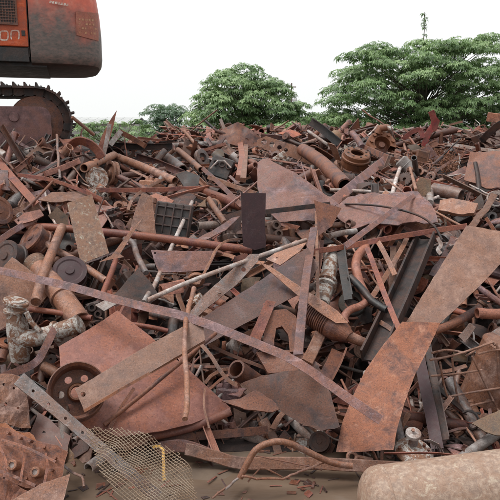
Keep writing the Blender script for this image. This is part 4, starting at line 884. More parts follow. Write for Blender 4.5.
tag(disc_wheel('idler_disc', 'dark maroon disc wheel lying below the speckled plate', 70, 274, 17, (.2, .5, .8), 'maroon', .2, DRUM, 'maroon disc wheel'), 'dark maroon disc wheel lying below the speckled rectangular plate', 'wheel')
tag(disc_wheel('roller', 'x', 10, 258, 17, (-.4, .3, .8), 'dark', .2, DRUM), 'dark grooved roller at the left edge under the slim arm', 'roller')
tag(disc_wheel('roller', 'x', 36, 241, 16, (-.5, .5, .6), 'brown', .12, DRUM), 'brown grooved roller behind the slim pinkish pipe at left', 'roller')
tag(disc_wheel('pulley', 'x', 97, 178, 11, (.6, .1, .7), 'peel', .32, PULLEY, 'pale flanged pulley'), 'pale peeling flanged pulley in the upper left heap', 'pulley')
tag(disc_wheel('pulley', 'x', 111, 174, 13, (-.75, .1, .6), 'tan', .26, PULLEY), 'tan grooved pulley right of the pale flanged pulley', 'pulley')
tag(disc_wheel('tyre_ring', 'x', 352, 304, 14, (-.1, .5, .8), 'rubber', .14, RINGP), 'black rubber ring beside the salmon pink pipe bend', 'ring')
tag(disc_wheel('ring', 'x', 202, 158, 9, (.7, .2, .6), 'grey', .25, RINGP), 'thin grey ring standing in the upper middle heap', 'ring')
tag(disc_wheel('left_drum', 'x', -4, 212, 15, (.75, .3, .5), 'brown', .28, DRUM), 'brown drum cut off by the left edge', 'drum')
def brake_drum():
    c = P(356, 158, .3); s = 14.5 / FP * c.y; t = thing('brake_drum', 'orange rusty brake drum with bolt holes on the right ridge', 'brake drum', c); LAND.append(('rusty brake drum', 356, 158))
    M4 = axis_mat(Vector((0, 0, 0)), cam_axis(.12, .8, .6))
    w = MB(); lathe(w, [(s * .45, .42 * s), (s * .82, .42 * s), (s * .9, .36 * s), (s * .92, .1 * s), (s, .06 * s), (s, -.06 * s), (s * .93, -.1 * s), (s * .95, -.6 * s), (s, -.66 * s), (s * .9, -.66 * s), (s * .85, -.1 * s), (s * .45, .3 * s), (s * .45, .42 * s)], 32, M4); w.build('drum', 'rustcast', t, world=False)
    for q in range(8):
        a = q * .785; w = MB(); lathe(w, [(0, 0), (.075 * s, 0), (.075 * s, .012), (0, .012)], 8, M4 @ Matrix.Translation((.66 * s * math.cos(a), .66 * s * math.sin(a), .42 * s))); w.build('hole_shade_disc', 'black', t, world=False)  # black discs laid on the face, painted shade for open bolt holes
brake_drum()
def valve():
    dm = D(30, 330) - .38; q = dm / FP; A = lambda x, y, o=0: at(x, y, dm - o)
    t = thing('pipe_valve', 'white peeling three way valve casting at left edge', 'valve', A(25, 335)); LAND.append(('white peeling valve', 28, 330))
    w = MB(); sweep(w, [A(16, 300), A(15, 312), A(17, 326), A(20, 342), A(20, 360)], s_round(9.5 * q, 18), smooth=True, scales=[.95, .9, 1.15, 1.25, 1.0]); w.build('valve_body', 'peel', t)
    w = MB(); sweep(w, [A(20, 338, .02), A(36, 338, .03), A(55, 332, .02), A(80, 324)], s_round(9 * q, 18), smooth=True, scales=[1.1, 1.0, .95, 1.05]); w.build('branch_pipe', 'peel', t)
    w = MB(); sweep(w, [A(26, 312, .07), A(31, 322, .07), A(40, 331, .06)], s_flat(5 * q, 12 * q), smooth=False); w.build('web_rib', 'peel', t)
    for (a, b, r, h) in ((A(17, 298), A(15, 306), 13, 4), (A(15, 308), A(15, 313), 11.5, 3), (A(54, 333), A(59, 331), 12, 4), (A(76, 326), A(82, 323), 10.5, 3)):
        ax = (b - a); w = MB(); lathe(w, [(0, -h * q / 2), (r * q * .94, -h * q / 2), (r * q, -h * q * .35), (r * q, h * q * .35), (r * q * .94, h * q / 2), (0, h * q / 2)], 24, axis_mat(a.lerp(b, .5), ax)); w.build('flange', 'peel', t)
    w = MB(); lathe(w, [(2.6 * q, 0), (3.6 * q, 0), (3.8 * q, -2 * q), (3.8 * q, -8 * q), (2.6 * q, -8 * q), (2.6 * q, 0)], 16, axis_mat(A(26, 315, .10), cam_axis(.1, .2, 1))); w.build('port', 'dark', t)
    w = MB(); sweep(w, [A(4, 350, .02), A(2, 356, .06), A(1, 360, .1)], s_round(5 * q, 14), smooth=True, hollow=.7); w.build('side_nozzle', 'brown', t)
valve()
def necked_pipe():
    p, dm = path3([(36, 264), (56, 289), (80, 322)], .18, 8); q = dm / FP
    t = thing('necked_pipe', 'tan pipe with a ridged neck slanting behind the long angle iron', 'pipe', p[4]); LAND.append(('ridged neck pipe', 55, 288))
    w = MB(); sweep(w, p, s_round(11 * q, 20), smooth=True, hollow=.85); w.build('pipe_body', 'tan', t)
    ax = (p[-1] - p[0]).normalized(); prof = [(10 * q, -4 * q)]
    for i in range(5): prof += [(12.4 * q, (-3 + i * 3) * q), (11.4 * q, (-1.5 + i * 3) * q)]
    w = MB(); lathe(w, prof + [(10 * q, 13 * q)], 24, axis_mat(p[0], ax)); w.build('ridged_neck', 'lichen', t)
    w = MB(); lathe(w, [(0, -3.5 * q), (9.9 * q, -3.5 * q)], 24, axis_mat(p[0], ax)); w.build('end_cap', 'brown', t)
    w = MB(); lathe(w, [(10.9 * q, -2 * q), (12.6 * q, -2 * q), (12.8 * q, 2 * q), (10.9 * q, 2 * q)], 24, axis_mat(p[5], ax)); w.build('collar', 'tan', t)
necked_pipe()
def ribbed_casting():
    c = P(172, 222, .14); q = c.y / FP; t = thing('ribbed_casting', 'dark casting with a grid of ribs behind the steep pale rod', 'casting', c); LAND.append(('dark ribbed casting', 172, 222))
    M4 = Matrix.Rotation(R(-20), 4, 'X') @ Matrix.Rotation(R(8), 4, 'Y')
    w = MB(); box(w, (-19 * q, 0, -20 * q), (19 * q, .12, 20 * q), M4, ch=.02); w.build('block', 'black', t, world=False)
    for i in range(5): w = MB(); x = (-17 + i * 8.5) * q; box(w, (x - .8 * q, -.035, -19 * q), (x + .8 * q, .0, 19 * q), M4, ch=.006); w.build('rib', 'dark', t, world=False)
    for i in range(4): w = MB(); z = (-14 + i * 9.5) * q; box(w, (-18 * q, -.03, z - .8 * q), (18 * q, .0, z + .8 * q), M4, ch=.006); w.build('rib', 'dark', t, world=False)
ribbed_casting()
def dark_engine():
    c = P(222, 168, .28); q = c.y / FP; t = thing('engine_block', 'dark engine block with pale hooked strip in the upper middle heap', 'engine block', c); LAND.append(('dark engine block', 222, 168))
    M4 = Matrix.Rotation(R(-25), 4, 'X') @ Matrix.Rotation(R(20), 4, 'Y')
    w = MB(); box(w, (-13 * q, 0, -11 * q), (10 * q, .3, 12 * q), M4, ch=.03); w.build('block', 'black', t, world=False)
    for i in range(3): w = MB(); lathe(w, [(2.0 * q, -.03), (2.8 * q, -.03), (2.8 * q, .01), (2.0 * q, .01)], 16, M4 @ Matrix.Translation(((-8 + 7 * i) * q, 0, 3 * q)) @ Matrix.Rotation(R(-90), 4, 'X')); w.build('port_ring', 'dark', t, world=False)
    w = MB(); box(w, (-13 * q, -.02, -12.5 * q), (10 * q, .28, -11.2 * q), M4); w.build('sump_flange', 'grey', t, world=False)
    pp = [M4 @ Vector(p) for p in ((-10 * q, -.06, -6 * q), (-6 * q, -.06, 5 * q), (0, -.06, 7 * q), (9 * q, -.06, 2 * q))]
    w = MB(); sweep(w, pp, s_flat(1.8 * q, 1.2 * q)); w.build('pale_strip', 'pale', t, world=False)
dark_engine()
def arch_casting():
    t = None
    o = plate('arch_casting', 'heavy brown arched casting with a rounded opening behind the bowed angle iron', 'casting', [(262, 352), (264, 332), (266, 318), (274, 310), (286, 309), (296, 316), (300, 332), (298, 352), (290, 352), (288, 334), (282, 326), (276, 328), (274, 340), (274, 354)], 'brown', .22, tilt=12, th=.10, jag=.3, warp=.01, land='brown arched casting')
    plate('hanger_plate', 'reddish flat hanger plate left of the arched casting', 'steel plate', [(248, 340), (258, 318), (266, 300), (276, 302), (268, 322), (258, 346)], 'red', .30, tilt=15, holes=[(264, 304, 1.0), (270, 306, 1.0)])
    plate('casting_block', 'wide brown casting face below the arched casting', 'casting', [(256, 352), (300, 350), (322, 366), (300, 372), (268, 372)], 'brown', .12, tilt=25, th=.08, warp=.02)
arch_casting()
bar('wood_piece', 'short tan flat block beneath the ribbed muffler', 'block', [(322, 330), (315, 346), (306, 364)], 12, 'tan', .16, 'box', n=4, wob=.002)
bar('wood_piece', 'brown angled block right of the tan flat block', 'block', [(338, 352), (332, 366), (322, 384)], 15, 'brown', .08, 'angle', n=4, wob=.002)
def pump():
    c = P(414, 446, .22); q = c.y / FP; t = thing('engine_part', 'grey and white engine pump with round pale cap at the waterline', 'engine part', c); LAND.append(('engine pump with round cap', 414, 446))
    V = lambda x, y, o=0: at(x, y, c.y - o) - c
    w = MB(); lathe(w, [(0, 7 * q), (11 * q, 7 * q), (16 * q, 5.5 * q), (20 * q, 2 * q), (21 * q, 0), (20 * q, -3 * q), (0, -3 * q)], 20, axis_mat(V(414, 452), Vector((.1, -.3, 1)))); w.build('housing', 'peel', t, world=False)
    w = MB(); lathe(w, [(0, 0), (17 * q, 0), (18 * q, -6 * q), (16 * q, -16 * q), (0, -16 * q)], 12, axis_mat(V(412, 458), Vector((.1, -.2, 1))), smooth=False); w.build('base_block', 'black', t, world=False)
    w = MB(); lathe(w, [(0, 0), (5 * q, 0), (5 * q, 8 * q), (0, 8 * q)], 16, axis_mat(V(413, 444, .02), Vector((0, -.2, 1)))); w.build('neck', 'grey', t, world=False)
    w = MB(); lathe(w, [(0, 4.6 * q), (6.5 * q, 4.6 * q), (8.2 * q, 3.6 * q), (8.4 * q, 0), (7 * q, -1 * q), (0, -1 * q)], 24, axis_mat(V(413, 435, .02), Vector((0, -.35, 1)))); w.build('cap', 'pale', t, world=False)
    w = MB(); lathe(w, [(0, 0), (2.2 * q, 0), (2.2 * q, 1.5 * q), (0, 1.5 * q)], 6, axis_mat(V(413, 430.5, .05), Vector((0, -.35, 1))), smooth=False); w.build('cap_nut', 'tan', t, world=False)
    for i in range(6):
        a = i * 1.05 + .2; w = MB(); lathe(w, [(0, 0), (1.8 * q, 0), (1.8 * q, 3 * q), (0, 3 * q)], 6, axis_mat(V(414 + 15 * math.cos(a), 450 + 5 * math.sin(a), .03 + .05 * math.sin(a)), Vector((0, -.3, 1))), smooth=False); w.build('bolt', 'brown', t, world=False)
    for i in range(5):
        p0 = V(424 + i * 2, 440 + i, .08); w = MB(); sweep(w, [p0, p0 + Vector((.05, -.03, .02)), p0 + Vector((.09, .0, -.05)), p0 + Vector((.05 + .02 * i, -.02, -.12))], s_round(.006, 6), smooth=True); w.build('cable', 'grey', t, world=False)
pump()
def eye_bolt():
    c = P(352, 457, .2); s = 5 / FP * c.y; w = MB(); pts = [(s * math.cos(a * .35), s * math.sin(a * .35), 0) for a in range(19)]
    M4 = axis_mat(c, cam_axis(.2, .3, .9)); sweep(w, [M4 @ Vector(p) for p in pts], s_round(s * .4, 8), smooth=True); w2 = at(372, 460, c.y + .03); sweep(w, [M4 @ Vector((s, 0, 0)), w2], s_round(s * .45, 8), smooth=True)
    tag(w.build('eye_bolt', 'tan'), 'small tan ring bolt at the foot of the orange curved plate', 'eye bolt')
eye_bolt()
def rod_cage():
    dm = D(465, 375) - .28; A = lambda x, y, o=0: at(x, y, dm - o)
    t = thing('rod_cage', 'rusty welded rod cage leaning in the right dark hollow', 'rod cage', A(462, 375)); LAND.append(('rusty rod cage', 462, 375))
    for pts in ([(430, 360), (455, 355), (494, 342)], [(432, 353), (447, 350), (466, 353)], [(466, 356), (488, 343), (495, 345)], [(472, 356), (490, 394), (500, 414)], [(431, 376), (455, 374), (482, 370)], [(436, 400), (462, 394), (500, 388)], [(448, 412), (470, 406), (500, 399)], [(452, 358), (456, 390), (462, 415)], [(440, 362), (446, 392), (460, 424)], [(497, 343), (499, 372), (502, 405)], [(478, 354), (496, 350), (508, 350)]):
        w = MB(); p = [A(x, y, random.uniform(0, .05)) for x, y in spline2(pts, 8)]; sweep(w, p, s_round(.011, 8), smooth=True); w.build('rod', 'tan', t)
    for cx, cy, r in ((447, 404, 5), (452, 412, 4.5)):
        pts = [A(cx + r * (1 - a * .02) * math.cos(a * .4), cy + r * (1 - a * .02) * math.sin(a * .4), .03) for a in range(15)]
        w = MB(); sweep(w, pts, s_flat(.014, .012)); w.build('scroll', 'tan', t)
rod_cage()
def rusty_barrel():
    c = P(490, 372, .1); s = 27 / FP * c.y; t = thing('barrel', 'rusty round barrel at the right edge behind the rod cage', 'barrel', c); LAND.append(('rusty barrel', 488, 372))
    M4 = axis_mat(Vector((.08, 0, 0)), Vector((.3, -.1, 1))); h = 34 / FP * c.y
    prof = [(0, h), (s * .9, h), (s, h * .93), (s * 1.02, h * .88), (s, h * .84)]
    for k in (.35, -.35): prof += [(s, h * (k + .07)), (s * 1.025, h * k), (s, h * (k - .07))]
    prof += [(s, -h), (0, -h)]
    w = MB(); lathe(w, prof, 36, M4); w.build('barrel_shell', 'tan', t, world=False)
    w = MB(); lathe(w, [(.03, h), (.05, h), (.05, h + .02), (0, h + .02)], 12, M4 @ Matrix.Translation((s * .6, 0, 0))); w.build('bung', 'brown', t, world=False)
rusty_barrel()
def tank():
    d0 = 4.32; r = .30; a = Vector((at(360, 470, d0).x + r * .62, d0, r - .15)); b = a + Vector((3.2, .30, .28)); L_ = (b - a).length
    t = thing('gas_tank', 'pale pinkish rusty round ended tank lying in the bottom right corner', 'tank', (a + b) / 2); LAND.append(('pale rounded tank', 440, 480))
    prof = [(0, -r * .62)] + [(r * math.sin(k * math.pi / 20), -r * .62 * math.cos(k * math.pi / 20)) for k in range(1, 11)]
    prof += [(r * 1.0, .05), (r * 1.0, L_ * .5), (r * 1.0, L_)] + [(r * math.cos(k * math.pi / 20), L_ + r * .62 * math.sin(k * math.pi / 20)) for k in range(1, 11)]
    M4 = axis_mat(a - (a + b) / 2, b - a)
    w = MB(); lathe(w, prof, 56, M4); w.build('tank_shell', 'tank', t, world=False)
    for z in (.03, L_ * .55): w = MB(); lathe(w, [(r * .999, z - .012), (r + .004, z - .006), (r + .004, z + .006), (r * .999, z + .012)], 56, M4); w.build('weld_seam', 'tank', t, world=False)
tank()
def broken_casting():
    dm = D(30, 465) - .40; A = lambda x, y, o=0: at(x, y, dm - o)
    t = thing('broken_casting', 'large broken rusty engine casting with two bolt bosses, bottom left corner', 'casting', A(30, 465)); LAND.append(('broken engine casting', 35, 460))
    FCE = plate('face_plate', None, None, [(-10, 428), (8, 428), (20, 434), (34, 440), (52, 444), (68, 452), (64, 466), (62, 478), (36, 490), (10, 482), (-10, 478)], 'brown', .40, tilt=26, yaw=8, jag=1.2, warp=.014, th=.05, parent=t, seg=.045, fq=1.6, smooth=False, curl=0)
    plate('upper_ledge', None, None, [(-10, 424), (6, 422), (16, 430), (30, 431), (36, 440), (54, 446), (44, 452), (22, 446), (-10, 436)], 'rustcast', .46, tilt=50, yaw=8, jag=1.8, warp=.02, th=.04, parent=t, seg=.04, fq=1.8, smooth=False, curl=0)
    for x, y in ((12, 465), (35, 472)):
        q = dm / FP; M4 = axis_mat(at(x, y, DD(x, y, [FCE], .3) - .05), cam_axis(-.1, .35, .9)); w = MB(); lathe(w, [(3.0 * q, -10 * q), (3.0 * q, 1.2 * q), (4.6 * q, 1.2 * q), (5.2 * q, .4 * q), (5.2 * q, -4 * q), (4.6 * q, -14 * q)], 20, M4); b = w.build('boss', 'tan', t)
        w = MB(); lathe(w, [(0, -.6 * q), (3.0 * q, -.6 * q)], 14, M4); w.build('bore', 'pale', t)
    plate('side_lug', None, None, [(38, 444), (54, 448), (68, 450), (64, 456), (50, 456), (40, 452)], 'tan', .50, tilt=30, jag=.6, th=.04, parent=t, holes=[(60, 447 + 6, 1.2)])
    plate('lower_web', None, None, [(-10, 474), (8, 480), (30, 492), (20, 500), (-10, 504)], 'brown', .34, tilt=20, jag=.6, th=.04, parent=t, warp=.03, fq=2, smooth=False)
    for pts_, w_ in (([(2, 440), (30, 449), (56, 462)], 2.6), ([(-8, 470), (8, 474), (36, 486)], 3.2), ([(0, 447), (6, 462), (4, 478)], 2.4), ([(24, 448), (24, 462), (20, 482)], 2.4), ([(46, 454), (47, 466), (44, 484)], 2.4)):
        bar('casting_rib', None, None, pts_, w_, 'brown', .4, 'box', n=8, t=w_, parent=t, wob=.006, on=[FCE])
    for x, y in ((20, 438), (30, 441), (44, 447), (8, 433), (55, 458), (52, 470), (26, 478)):
        q = dm / FP; w = MB(); lathe(w, [(0, 1.4 * q), (1.5 * q, 1.4 * q), (1.6 * q, -5 * q), (0, -5 * q)], 6, axis_mat(at(x, y, DD(x, y, [FCE], .3) - .02), cam_axis(random.uniform(-.2, .2), .4, .8)), smooth=False); w.build('stud', 'brown', t)
broken_casting()
def wire_mesh():
    dm = min(DD(x, y, [PFB, HOP, RIM], .3) for x, y in ((145, 470), (110, 440), (120, 460), (135, 476), (150, 488), (150, 445))) - .1; c = at(145, 470, dm); v = -ray(145, 470).normalized(); nn = Matrix.Rotation(R(-32), 3, 'X') @ v
    t = thing('wire_mesh', 'torn panel of fine square wire mesh at the bottom left, over the perforated bar', 'wire mesh', c); LAND.append(('torn wire mesh', 145, 468))
    poly = [(84, 432), (96, 428), (120, 432), (150, 441), (178, 455), (192, 470), (198, 505), (128, 505), (112, 492), (96, 468), (92, 448)]
    def hit(px, py):
        r = ray(px, py); return CAM + r * ((c - CAM).dot(nn) / r.dot(nn))
    for ang, nm in ((40, 'warp_wire'), (-22, 'weft_wire')):
        w = MB(); dx, dy = math.cos(R(ang)), math.sin(R(ang)); nx, ny = -dy, dx
        k = -48
        while k < 49:
            run = []
            for s in range(-30, 31):
                x = 145 + nx * k * 2.7 + dx * s * 3.2; y = 468 + ny * k * 2.7 + dy * s * 3.2
                x += 2.2 * noise.noise(Vector((x * .03, y * .03, 2))) ; y += 2.2 * noise.noise(Vector((x * .03, y * .03, 8)))
                if inpoly(x, y, poly):
                    bul = .07 * math.sin((x - 90) / 110 * 3.14) + .07 * noise.noise(Vector((x * .045, y * .045, 0))); run.append(hit(x, y) + nn * bul + nn * (.003 if nm == 'warp_wire' else -.003))
                else:
                    if len(run) > 1: sweep(w, run, s_round(.003, 5), smooth=True)
                    run = []
            if len(run) > 1: sweep(w, run, s_round(.003, 5), smooth=True)
            k += 1
        o = w.build(nm, 'wire', t); o['kind'] = 'stuff'
metal('wire', (.20, .155, .115), (.11, .075, .052), (.32, .26, .205), rust=(.22, .12, .06), rustamt=.3, var=0, bump=0)
wire_mesh()
def wheel_hub_housing():
    c = P(381, 146, .35); q = c.y / FP; t = thing('gear_housing', 'orange rusty arched gear housing on the right ridge', 'gear housing', c); LAND.append(('rusty gear housing', 381, 146))
    M4 = axis_mat(Vector((0, 0, 0)), cam_axis(.1, .35, .9))
    w = MB(); lathe(w, [(8 * q, 5 * q), (13.5 * q, 5 * q), (14.5 * q, 3 * q), (14.5 * q, -6 * q), (8 * q, -6 * q), (8 * q, 5 * q)], 24, M4, a0=R(-20), a1=R(215)); w.build('arch', 'rustcast', t, world=False)
    w = MB(); lathe(w, [(0, 3 * q), (3 * q, 3 * q), (4 * q, 0), (7.9 * q, -2 * q), (7.9 * q, -5 * q), (0, -5 * q)], 20, M4); w.build('bearing', 'brown', t, world=False)
    for k in range(5):
        a = R(10 + k * 40); w = MB(); lathe(w, [(0, 0), (1.8 * q, 0), (1.8 * q, 2.2 * q), (0, 2.2 * q)], 6, M4 @ Matrix.Translation((11 * q * math.cos(a), 11 * q * math.sin(a), 5 * q)), smooth=False); w.build('bolt', 'rustcast', t, world=False)
    w = MB(); sweep(w, [Vector((-4 * q, 0, 12 * q)), Vector((-2 * q, 0, 17 * q)), Vector((5 * q, 0, 18 * q))], s_round(3.4 * q, 12), smooth=True); w.build('pipe_stub', 'rustcast', t, world=False)
wheel_hub_housing()
# red bent shapes against the right tree
bar('red_bar', 'dark red bent arm sticking up against the right tree', 'steel bar', [(424, 146), (428, 134), (434, 124), (433, 116), (431, 111)], 6, 'redpaint', .3, 'flat', n=14, d=(14.6, 14.6), scales=None, land='dark red bent arm')
bar('red_bar', 'low dark red bar curving left of the bent arm on the ridge', 'steel bar', [(402, 140), (412, 132), (420, 130), (423, 138)], 4.5, 'redpaint', .3, 'flat', n=12, d=(14.8, 14.6))
plate('red_flange', 'small red lug beside the dark red bent arm', 'lug', [(432, 122), (436, 116), (440, 121), (437, 130), (432, 133)], 'redpaint', .3, tilt=0, d=14.55, th=.03)
bar('ridge_stub', 'small brown stub post on the right ridge', 'post', [(441, 144), (441, 138), (442, 132)], 4, 'brown', .3, 'round', n=4, d=(14.8, 14.8))
bar('ridge_stub', 'smaller reddish stub right of the brown stub post', 'post', [(453, 144), (453.5, 139), (454, 134)], 3.4, 'red', .3, 'round', n=4, d=(15.0, 15.0))
def turnings():
    w = MB()
    for i in range(420):
        x, y = random.uniform(410, 458), random.uniform(150, 170); c = P(x, y, .16 + .1 * random.random()); s = random.uniform(.03, .075); a0 = random.random() * 6; ax = Vector((random.gauss(0, 1), random.gauss(0, 1), random.gauss(0, .6))).normalized(); u = ax.orthogonal().normalized(); v = ax.cross(u)
        n = random.randint(4, 9); sweep(w, [c + u * s * math.cos(a0 + k * .6) + v * s * math.sin(a0 + k * .6) + ax * s * .25 * k for k in range(n)], s_flat(.016, .004), ref=ax)
    o = tag(w.build('metal_turnings', 'rustcast'), 'loose heap of tan rusty metal turnings on the right ridge', 'metal turnings'); o['kind'] = 'stuff'; LAND.append(('heap of rusty turnings', 434, 158))
turnings()
def coil():
    c = P(495, 201, .3); s = 8 / FP * c.y; w = MB(); M4 = axis_mat(c, cam_axis(-.2, .3, .9))
    sweep(w, [M4 @ Vector((s * (1 - .1 * math.sin(k * .9)) * math.cos(k * .45), s * math.sin(k * .45), k * .0022)) for k in range(60)], s_round(.008, 6), ref=Vector((0, 0, 1)), smooth=True)
    tag(w.build('wire_coil', 'pale'), 'pale coil of wire at the right edge', 'wire coil'); LAND.append(('pale wire coil', 495, 201))
coil()

bar('angle_iron', 'very long mauve steel angle sweeping from left edge across the front heap, slightly bowed', 'angle iron', [(-25, 265), (60, 284), (130, 303), (190, 318), (260, 345), (300, 364), (345, 396), (381, 420)], 9, 'mauve', .42, 'angle2', n=63, roll=-12, land='long bowed angle iron', on=[WFB, WEB, HST, HOP, SIDE])

VAL = {'broad dark mauve web': .62, 'broad rust and purple': 1.1, 'large tan rectangular': 1.35, 'wide rusty flat bar': 1.15, 'long pinkish leaf': 1.5, 'very long mauve': 1.25, 'pinkish torn sheet': 1.2, 'narrow speckled': 1.3, 'big smooth reddish': 1.12,
       'white peeling': 1.05, 'pale grey steel strip': 1.45, 'short tan flat plate': 1.5, 'mauve plate with pointed': 1.2, 'curved bright': 1.3, 'dark ragged': .75, 'long pale rod': 1.35, 'straight pale': 1.35, 'bright white': 1.7, 'long rusty angle': 1.2, 'tall pinkish': 1.3, 'pale tan pipe': 1.4, 'short pale tan': 1.4,
       'wide flat bar slanting': 1.4, 'flat mauve strip': 1.4, 'long reddish strip': 1.25, 'salmon pink': 1.25, 'large broken': 1.5, 'grey mauve perforated': 1.1, 'upright leaning': 1.2, 'long light brown beam': .85, 'pale peeling': 1.3, 'thin brown': 1.2}
for o in list(SC.objects):
    l = o.get('label') or ''; f = next((v for k, v in VAL.items() if l.startswith(k)), random.uniform(.85, 1.3))
    if o.parent is None and o.get('category') and not o.get('kind') and l and o.get('category') not in ('tree', 'bush', 'excavator', 'shed', 'mast'):
        for q in [o] + list(o.children_recursive): q.color = (f, f, f, 1)

# ============================================================ the crowd of smaller scrap
random.seed(77)
U = random.uniform
def poly_piece(sz, n, warp, th, jagged=True, hole=False, bendk=0):
    a0 = U(0, 6); cor = []
    asp = U(.4, 1)
    for i in range(n):
        a = a0 + 2 * math.pi * (i + U(-.22, .22)) / n; r = sz * U(.7, 1.1); cor.append((r * math.cos(a), r * math.sin(a) * asp))
    out = []
    for p, q in zip(cor, cor[1:] + cor[:1]):
        k = 3 if jagged else 1
        for j in range(k):
            t = j / k; out.append((p[0] + (q[0] - p[0]) * t + (U(-.03, .03) * sz if j else 0), p[1] + (q[1] - p[1]) * t + (U(-.03, .03) * sz if j else 0)))
    mb = MB(); hl = [[(sz * .12 * math.cos(a), sz * .12 * math.sin(a)) for a in (0, .9, 1.8, 2.7, 3.6, 4.5, 5.4)]] if hole else []
    sheet(mb, out, hl, lambda a, b, z: Vector((a, b, z)), th, None, warp, (lambda a, b: bendk * (1 - (a / sz) ** 2)) if bendk else None, sz * .45, U(0, 99), curl=U(-.5, .5) * sz if warp else 0); return mb
def line(l, n=6, wob=0.0, curve=0.0):
    s = U(0, 99); return [Vector((l * (i / n - .5), curve * l * ((2 * i / n - 1) ** 2 - .5) + wob * noise.noise(Vector((i * .7, s, 0))), wob * noise.noise(Vector((i * .7, s, 9))))) for i in range(n + 1)]
Z = Vector((0, 0, 1))
def k_sheet():
    return poly_piece(U(.15, .34), random.choice((4, 4, 5)), U(.015, .05), .012, hole=random.random() < .3)
def k_curl(): return poly_piece(U(.15, .28), 4, .02, .012, bendk=U(.05, .14))
def k_flat(): mb = MB(); return sweep(mb, line(U(.5, 1.35), 8, .02, U(-.06, .06)), s_flat(U(.028, .065), .010), ref=Z)
def k_bent():
    mb = MB(); l = U(.3, .6); a = U(.4, 1.2); p = [Vector((-l / 2, 0, 0)), Vector((-l * .1, 0, .01)), Vector((0, 0, .02)), Vector((l * .4 * math.cos(a), U(-.05, .05), l * .4 * math.sin(a)))]
    return sweep(mb, p, s_flat(U(.03, .07), .01), ref=Vector((0, 1, 0)), roll=R(90))
def k_rod(): mb = MB(); return sweep(mb, line(U(.5, 1.4), 8, .02, U(-.08, .08)), s_round(U(.009, .018), 8), ref=Z, smooth=True)
def k_pipe(): mb = MB(); return sweep(mb, line(U(.35, 1.0), 5, .01, U(-.03, .03)), s_round(U(.022, .05), 14), ref=Z, smooth=True, hollow=.82)
def k_angle(): mb = MB(); w = U(.03, .06); return sweep(mb, line(U(.4, 1.2), 4, .012), s_angle(w, .008), ref=Z)
def k_chan(): mb = MB(); w = U(.05, .1); return sweep(mb, line(U(.3, .9), 3, .006), s_chan(w, w * .55, .009), ref=Z)
def k_wire():
    mb = MB(); s = U(0, 99); l = U(.3, .7); return sweep(mb, [Vector((l * (i / 14 - .5), 0, 0)) + noise.noise_vector(Vector((i * .25, s, 0))) * .16 for i in range(15)], s_round(.0055, 6), ref=Z, smooth=True)
def k_ring(): mb = MB(); r = U(.06, .13); return lathe(mb, [(r * .5, .02), (r * .95, .02), (r, .012), (r, -.012), (r * .95, -.02), (r * .5, -.02), (r * .5, .02)], 22)
def k_disc(): mb = MB(); r = U(.07, .14); return lathe(mb, [(a * r, b * r) for a, b in random.choice((DRUM, PULLEY))], 22)
def k_gear():
    mb = MB(); r = U(.07, .12); n = 18; ol = []
    for i in range(n):
        for da, rr in ((.0, .84), (.25, 1), (.6, 1), (.85, .84)): a = 2 * math.pi * (i + da) / n; ol.append((r * rr * math.cos(a), r * rr * math.sin(a)))
    return sheet(mb, ol, [[(r * .25 * math.cos(a * .7), r * .25 * math.sin(a * .7)) for a in range(9)]], lambda a, b, z: Vector((a, b, z + .02)), .04, None)
def k_bracket():
    mb = MB(); l = U(.08, .16); w = U(.05, .1)
    hl = [[(l * .5 + .015 * math.cos(a * .785), .015 * math.sin(a * .785)) for a in range(8)]]
    sheet(mb, [(0, -w / 2), (l, -w / 2), (l, w / 2), (0, w / 2)], hl, lambda a, b, z: Vector((a, b, z)), .01, None)
    sheet(mb, [(0, -w / 2), (l, -w / 2), (l * .9, w / 2), (0, w / 2)], hl, lambda a, b, z: Vector((z, b, a)), .01, None); return mb
def k_cast():
    mb = MB(); a, b, c = U(.08, .16), U(.06, .12), U(.05, .1); box(mb, (-a, -b, -c), (a, b, c), ch=.018)
    for i in range(3): r = U(.02, .045); lathe(mb, [(r * .55, .0), (r * .55, .05), (r, .05), (r * 1.1, 0)], 12, Matrix.Translation((a * (i - 1) * .6, U(-.3, .3) * b, c)))
    box(mb, (-a * 1.15, -b * 1.12, -c * 1.05), (a * 1.15, b * 1.12, -c * .8), ch=.006)
    box(mb, (-a * .9, -b * 1.1, -c * .6), (-a * .7, -b, c * .8)); box(mb, (a * .2, -b * 1.1, -c * .6), (a * .4, -b, c * .8)); return mb
def k_elbow():
    mb = MB(); r = U(.08, .14); q = r * U(.3, .42); sweep(mb, [Vector((-r * 1.3, r, 0)), Vector((-r * .7, r, 0))] + [Vector((-r * .5 + r * .5 + r * math.sin(a) - r * .5, r * math.cos(a), 0)) for a in (.2, .5, .8, 1.1, 1.4)] + [Vector((r * .5, -r * .5, 0))], s_round(q, 14), ref=Z, smooth=True, hollow=.78)
    lathe(mb, [(q * .8, -.012), (q * 1.5, -.012), (q * 1.5, .012), (q * .8, .012)], 18, axis_mat(Vector((-r * 1.3, r, 0)), Vector((1, 0, 0)))); return mb
def k_can():
    mb = MB(); r = U(.05, .1); h = r * U(1.2, 2); return lathe(mb, [(0, h), (r * .7, h), (r, h * .85), (r, .3 * h), (r * 1.05, .25 * h), (r, .2 * h), (r, -.8 * h), (r * 1.06, -.85 * h), (r * 1.0, -h), (r * .85, -h), (r * .85, -.5 * h), (0, -.5 * h)], 20)
def k_spring():
    mb = MB(); r = U(.04, .07); return sweep(mb, [Vector((k * .009 - .25, r * math.cos(k * .55), r * math.sin(k * .55))) for k in range(56)], s_round(.010, 6), ref=Vector((1, 0, 0)), smooth=True)
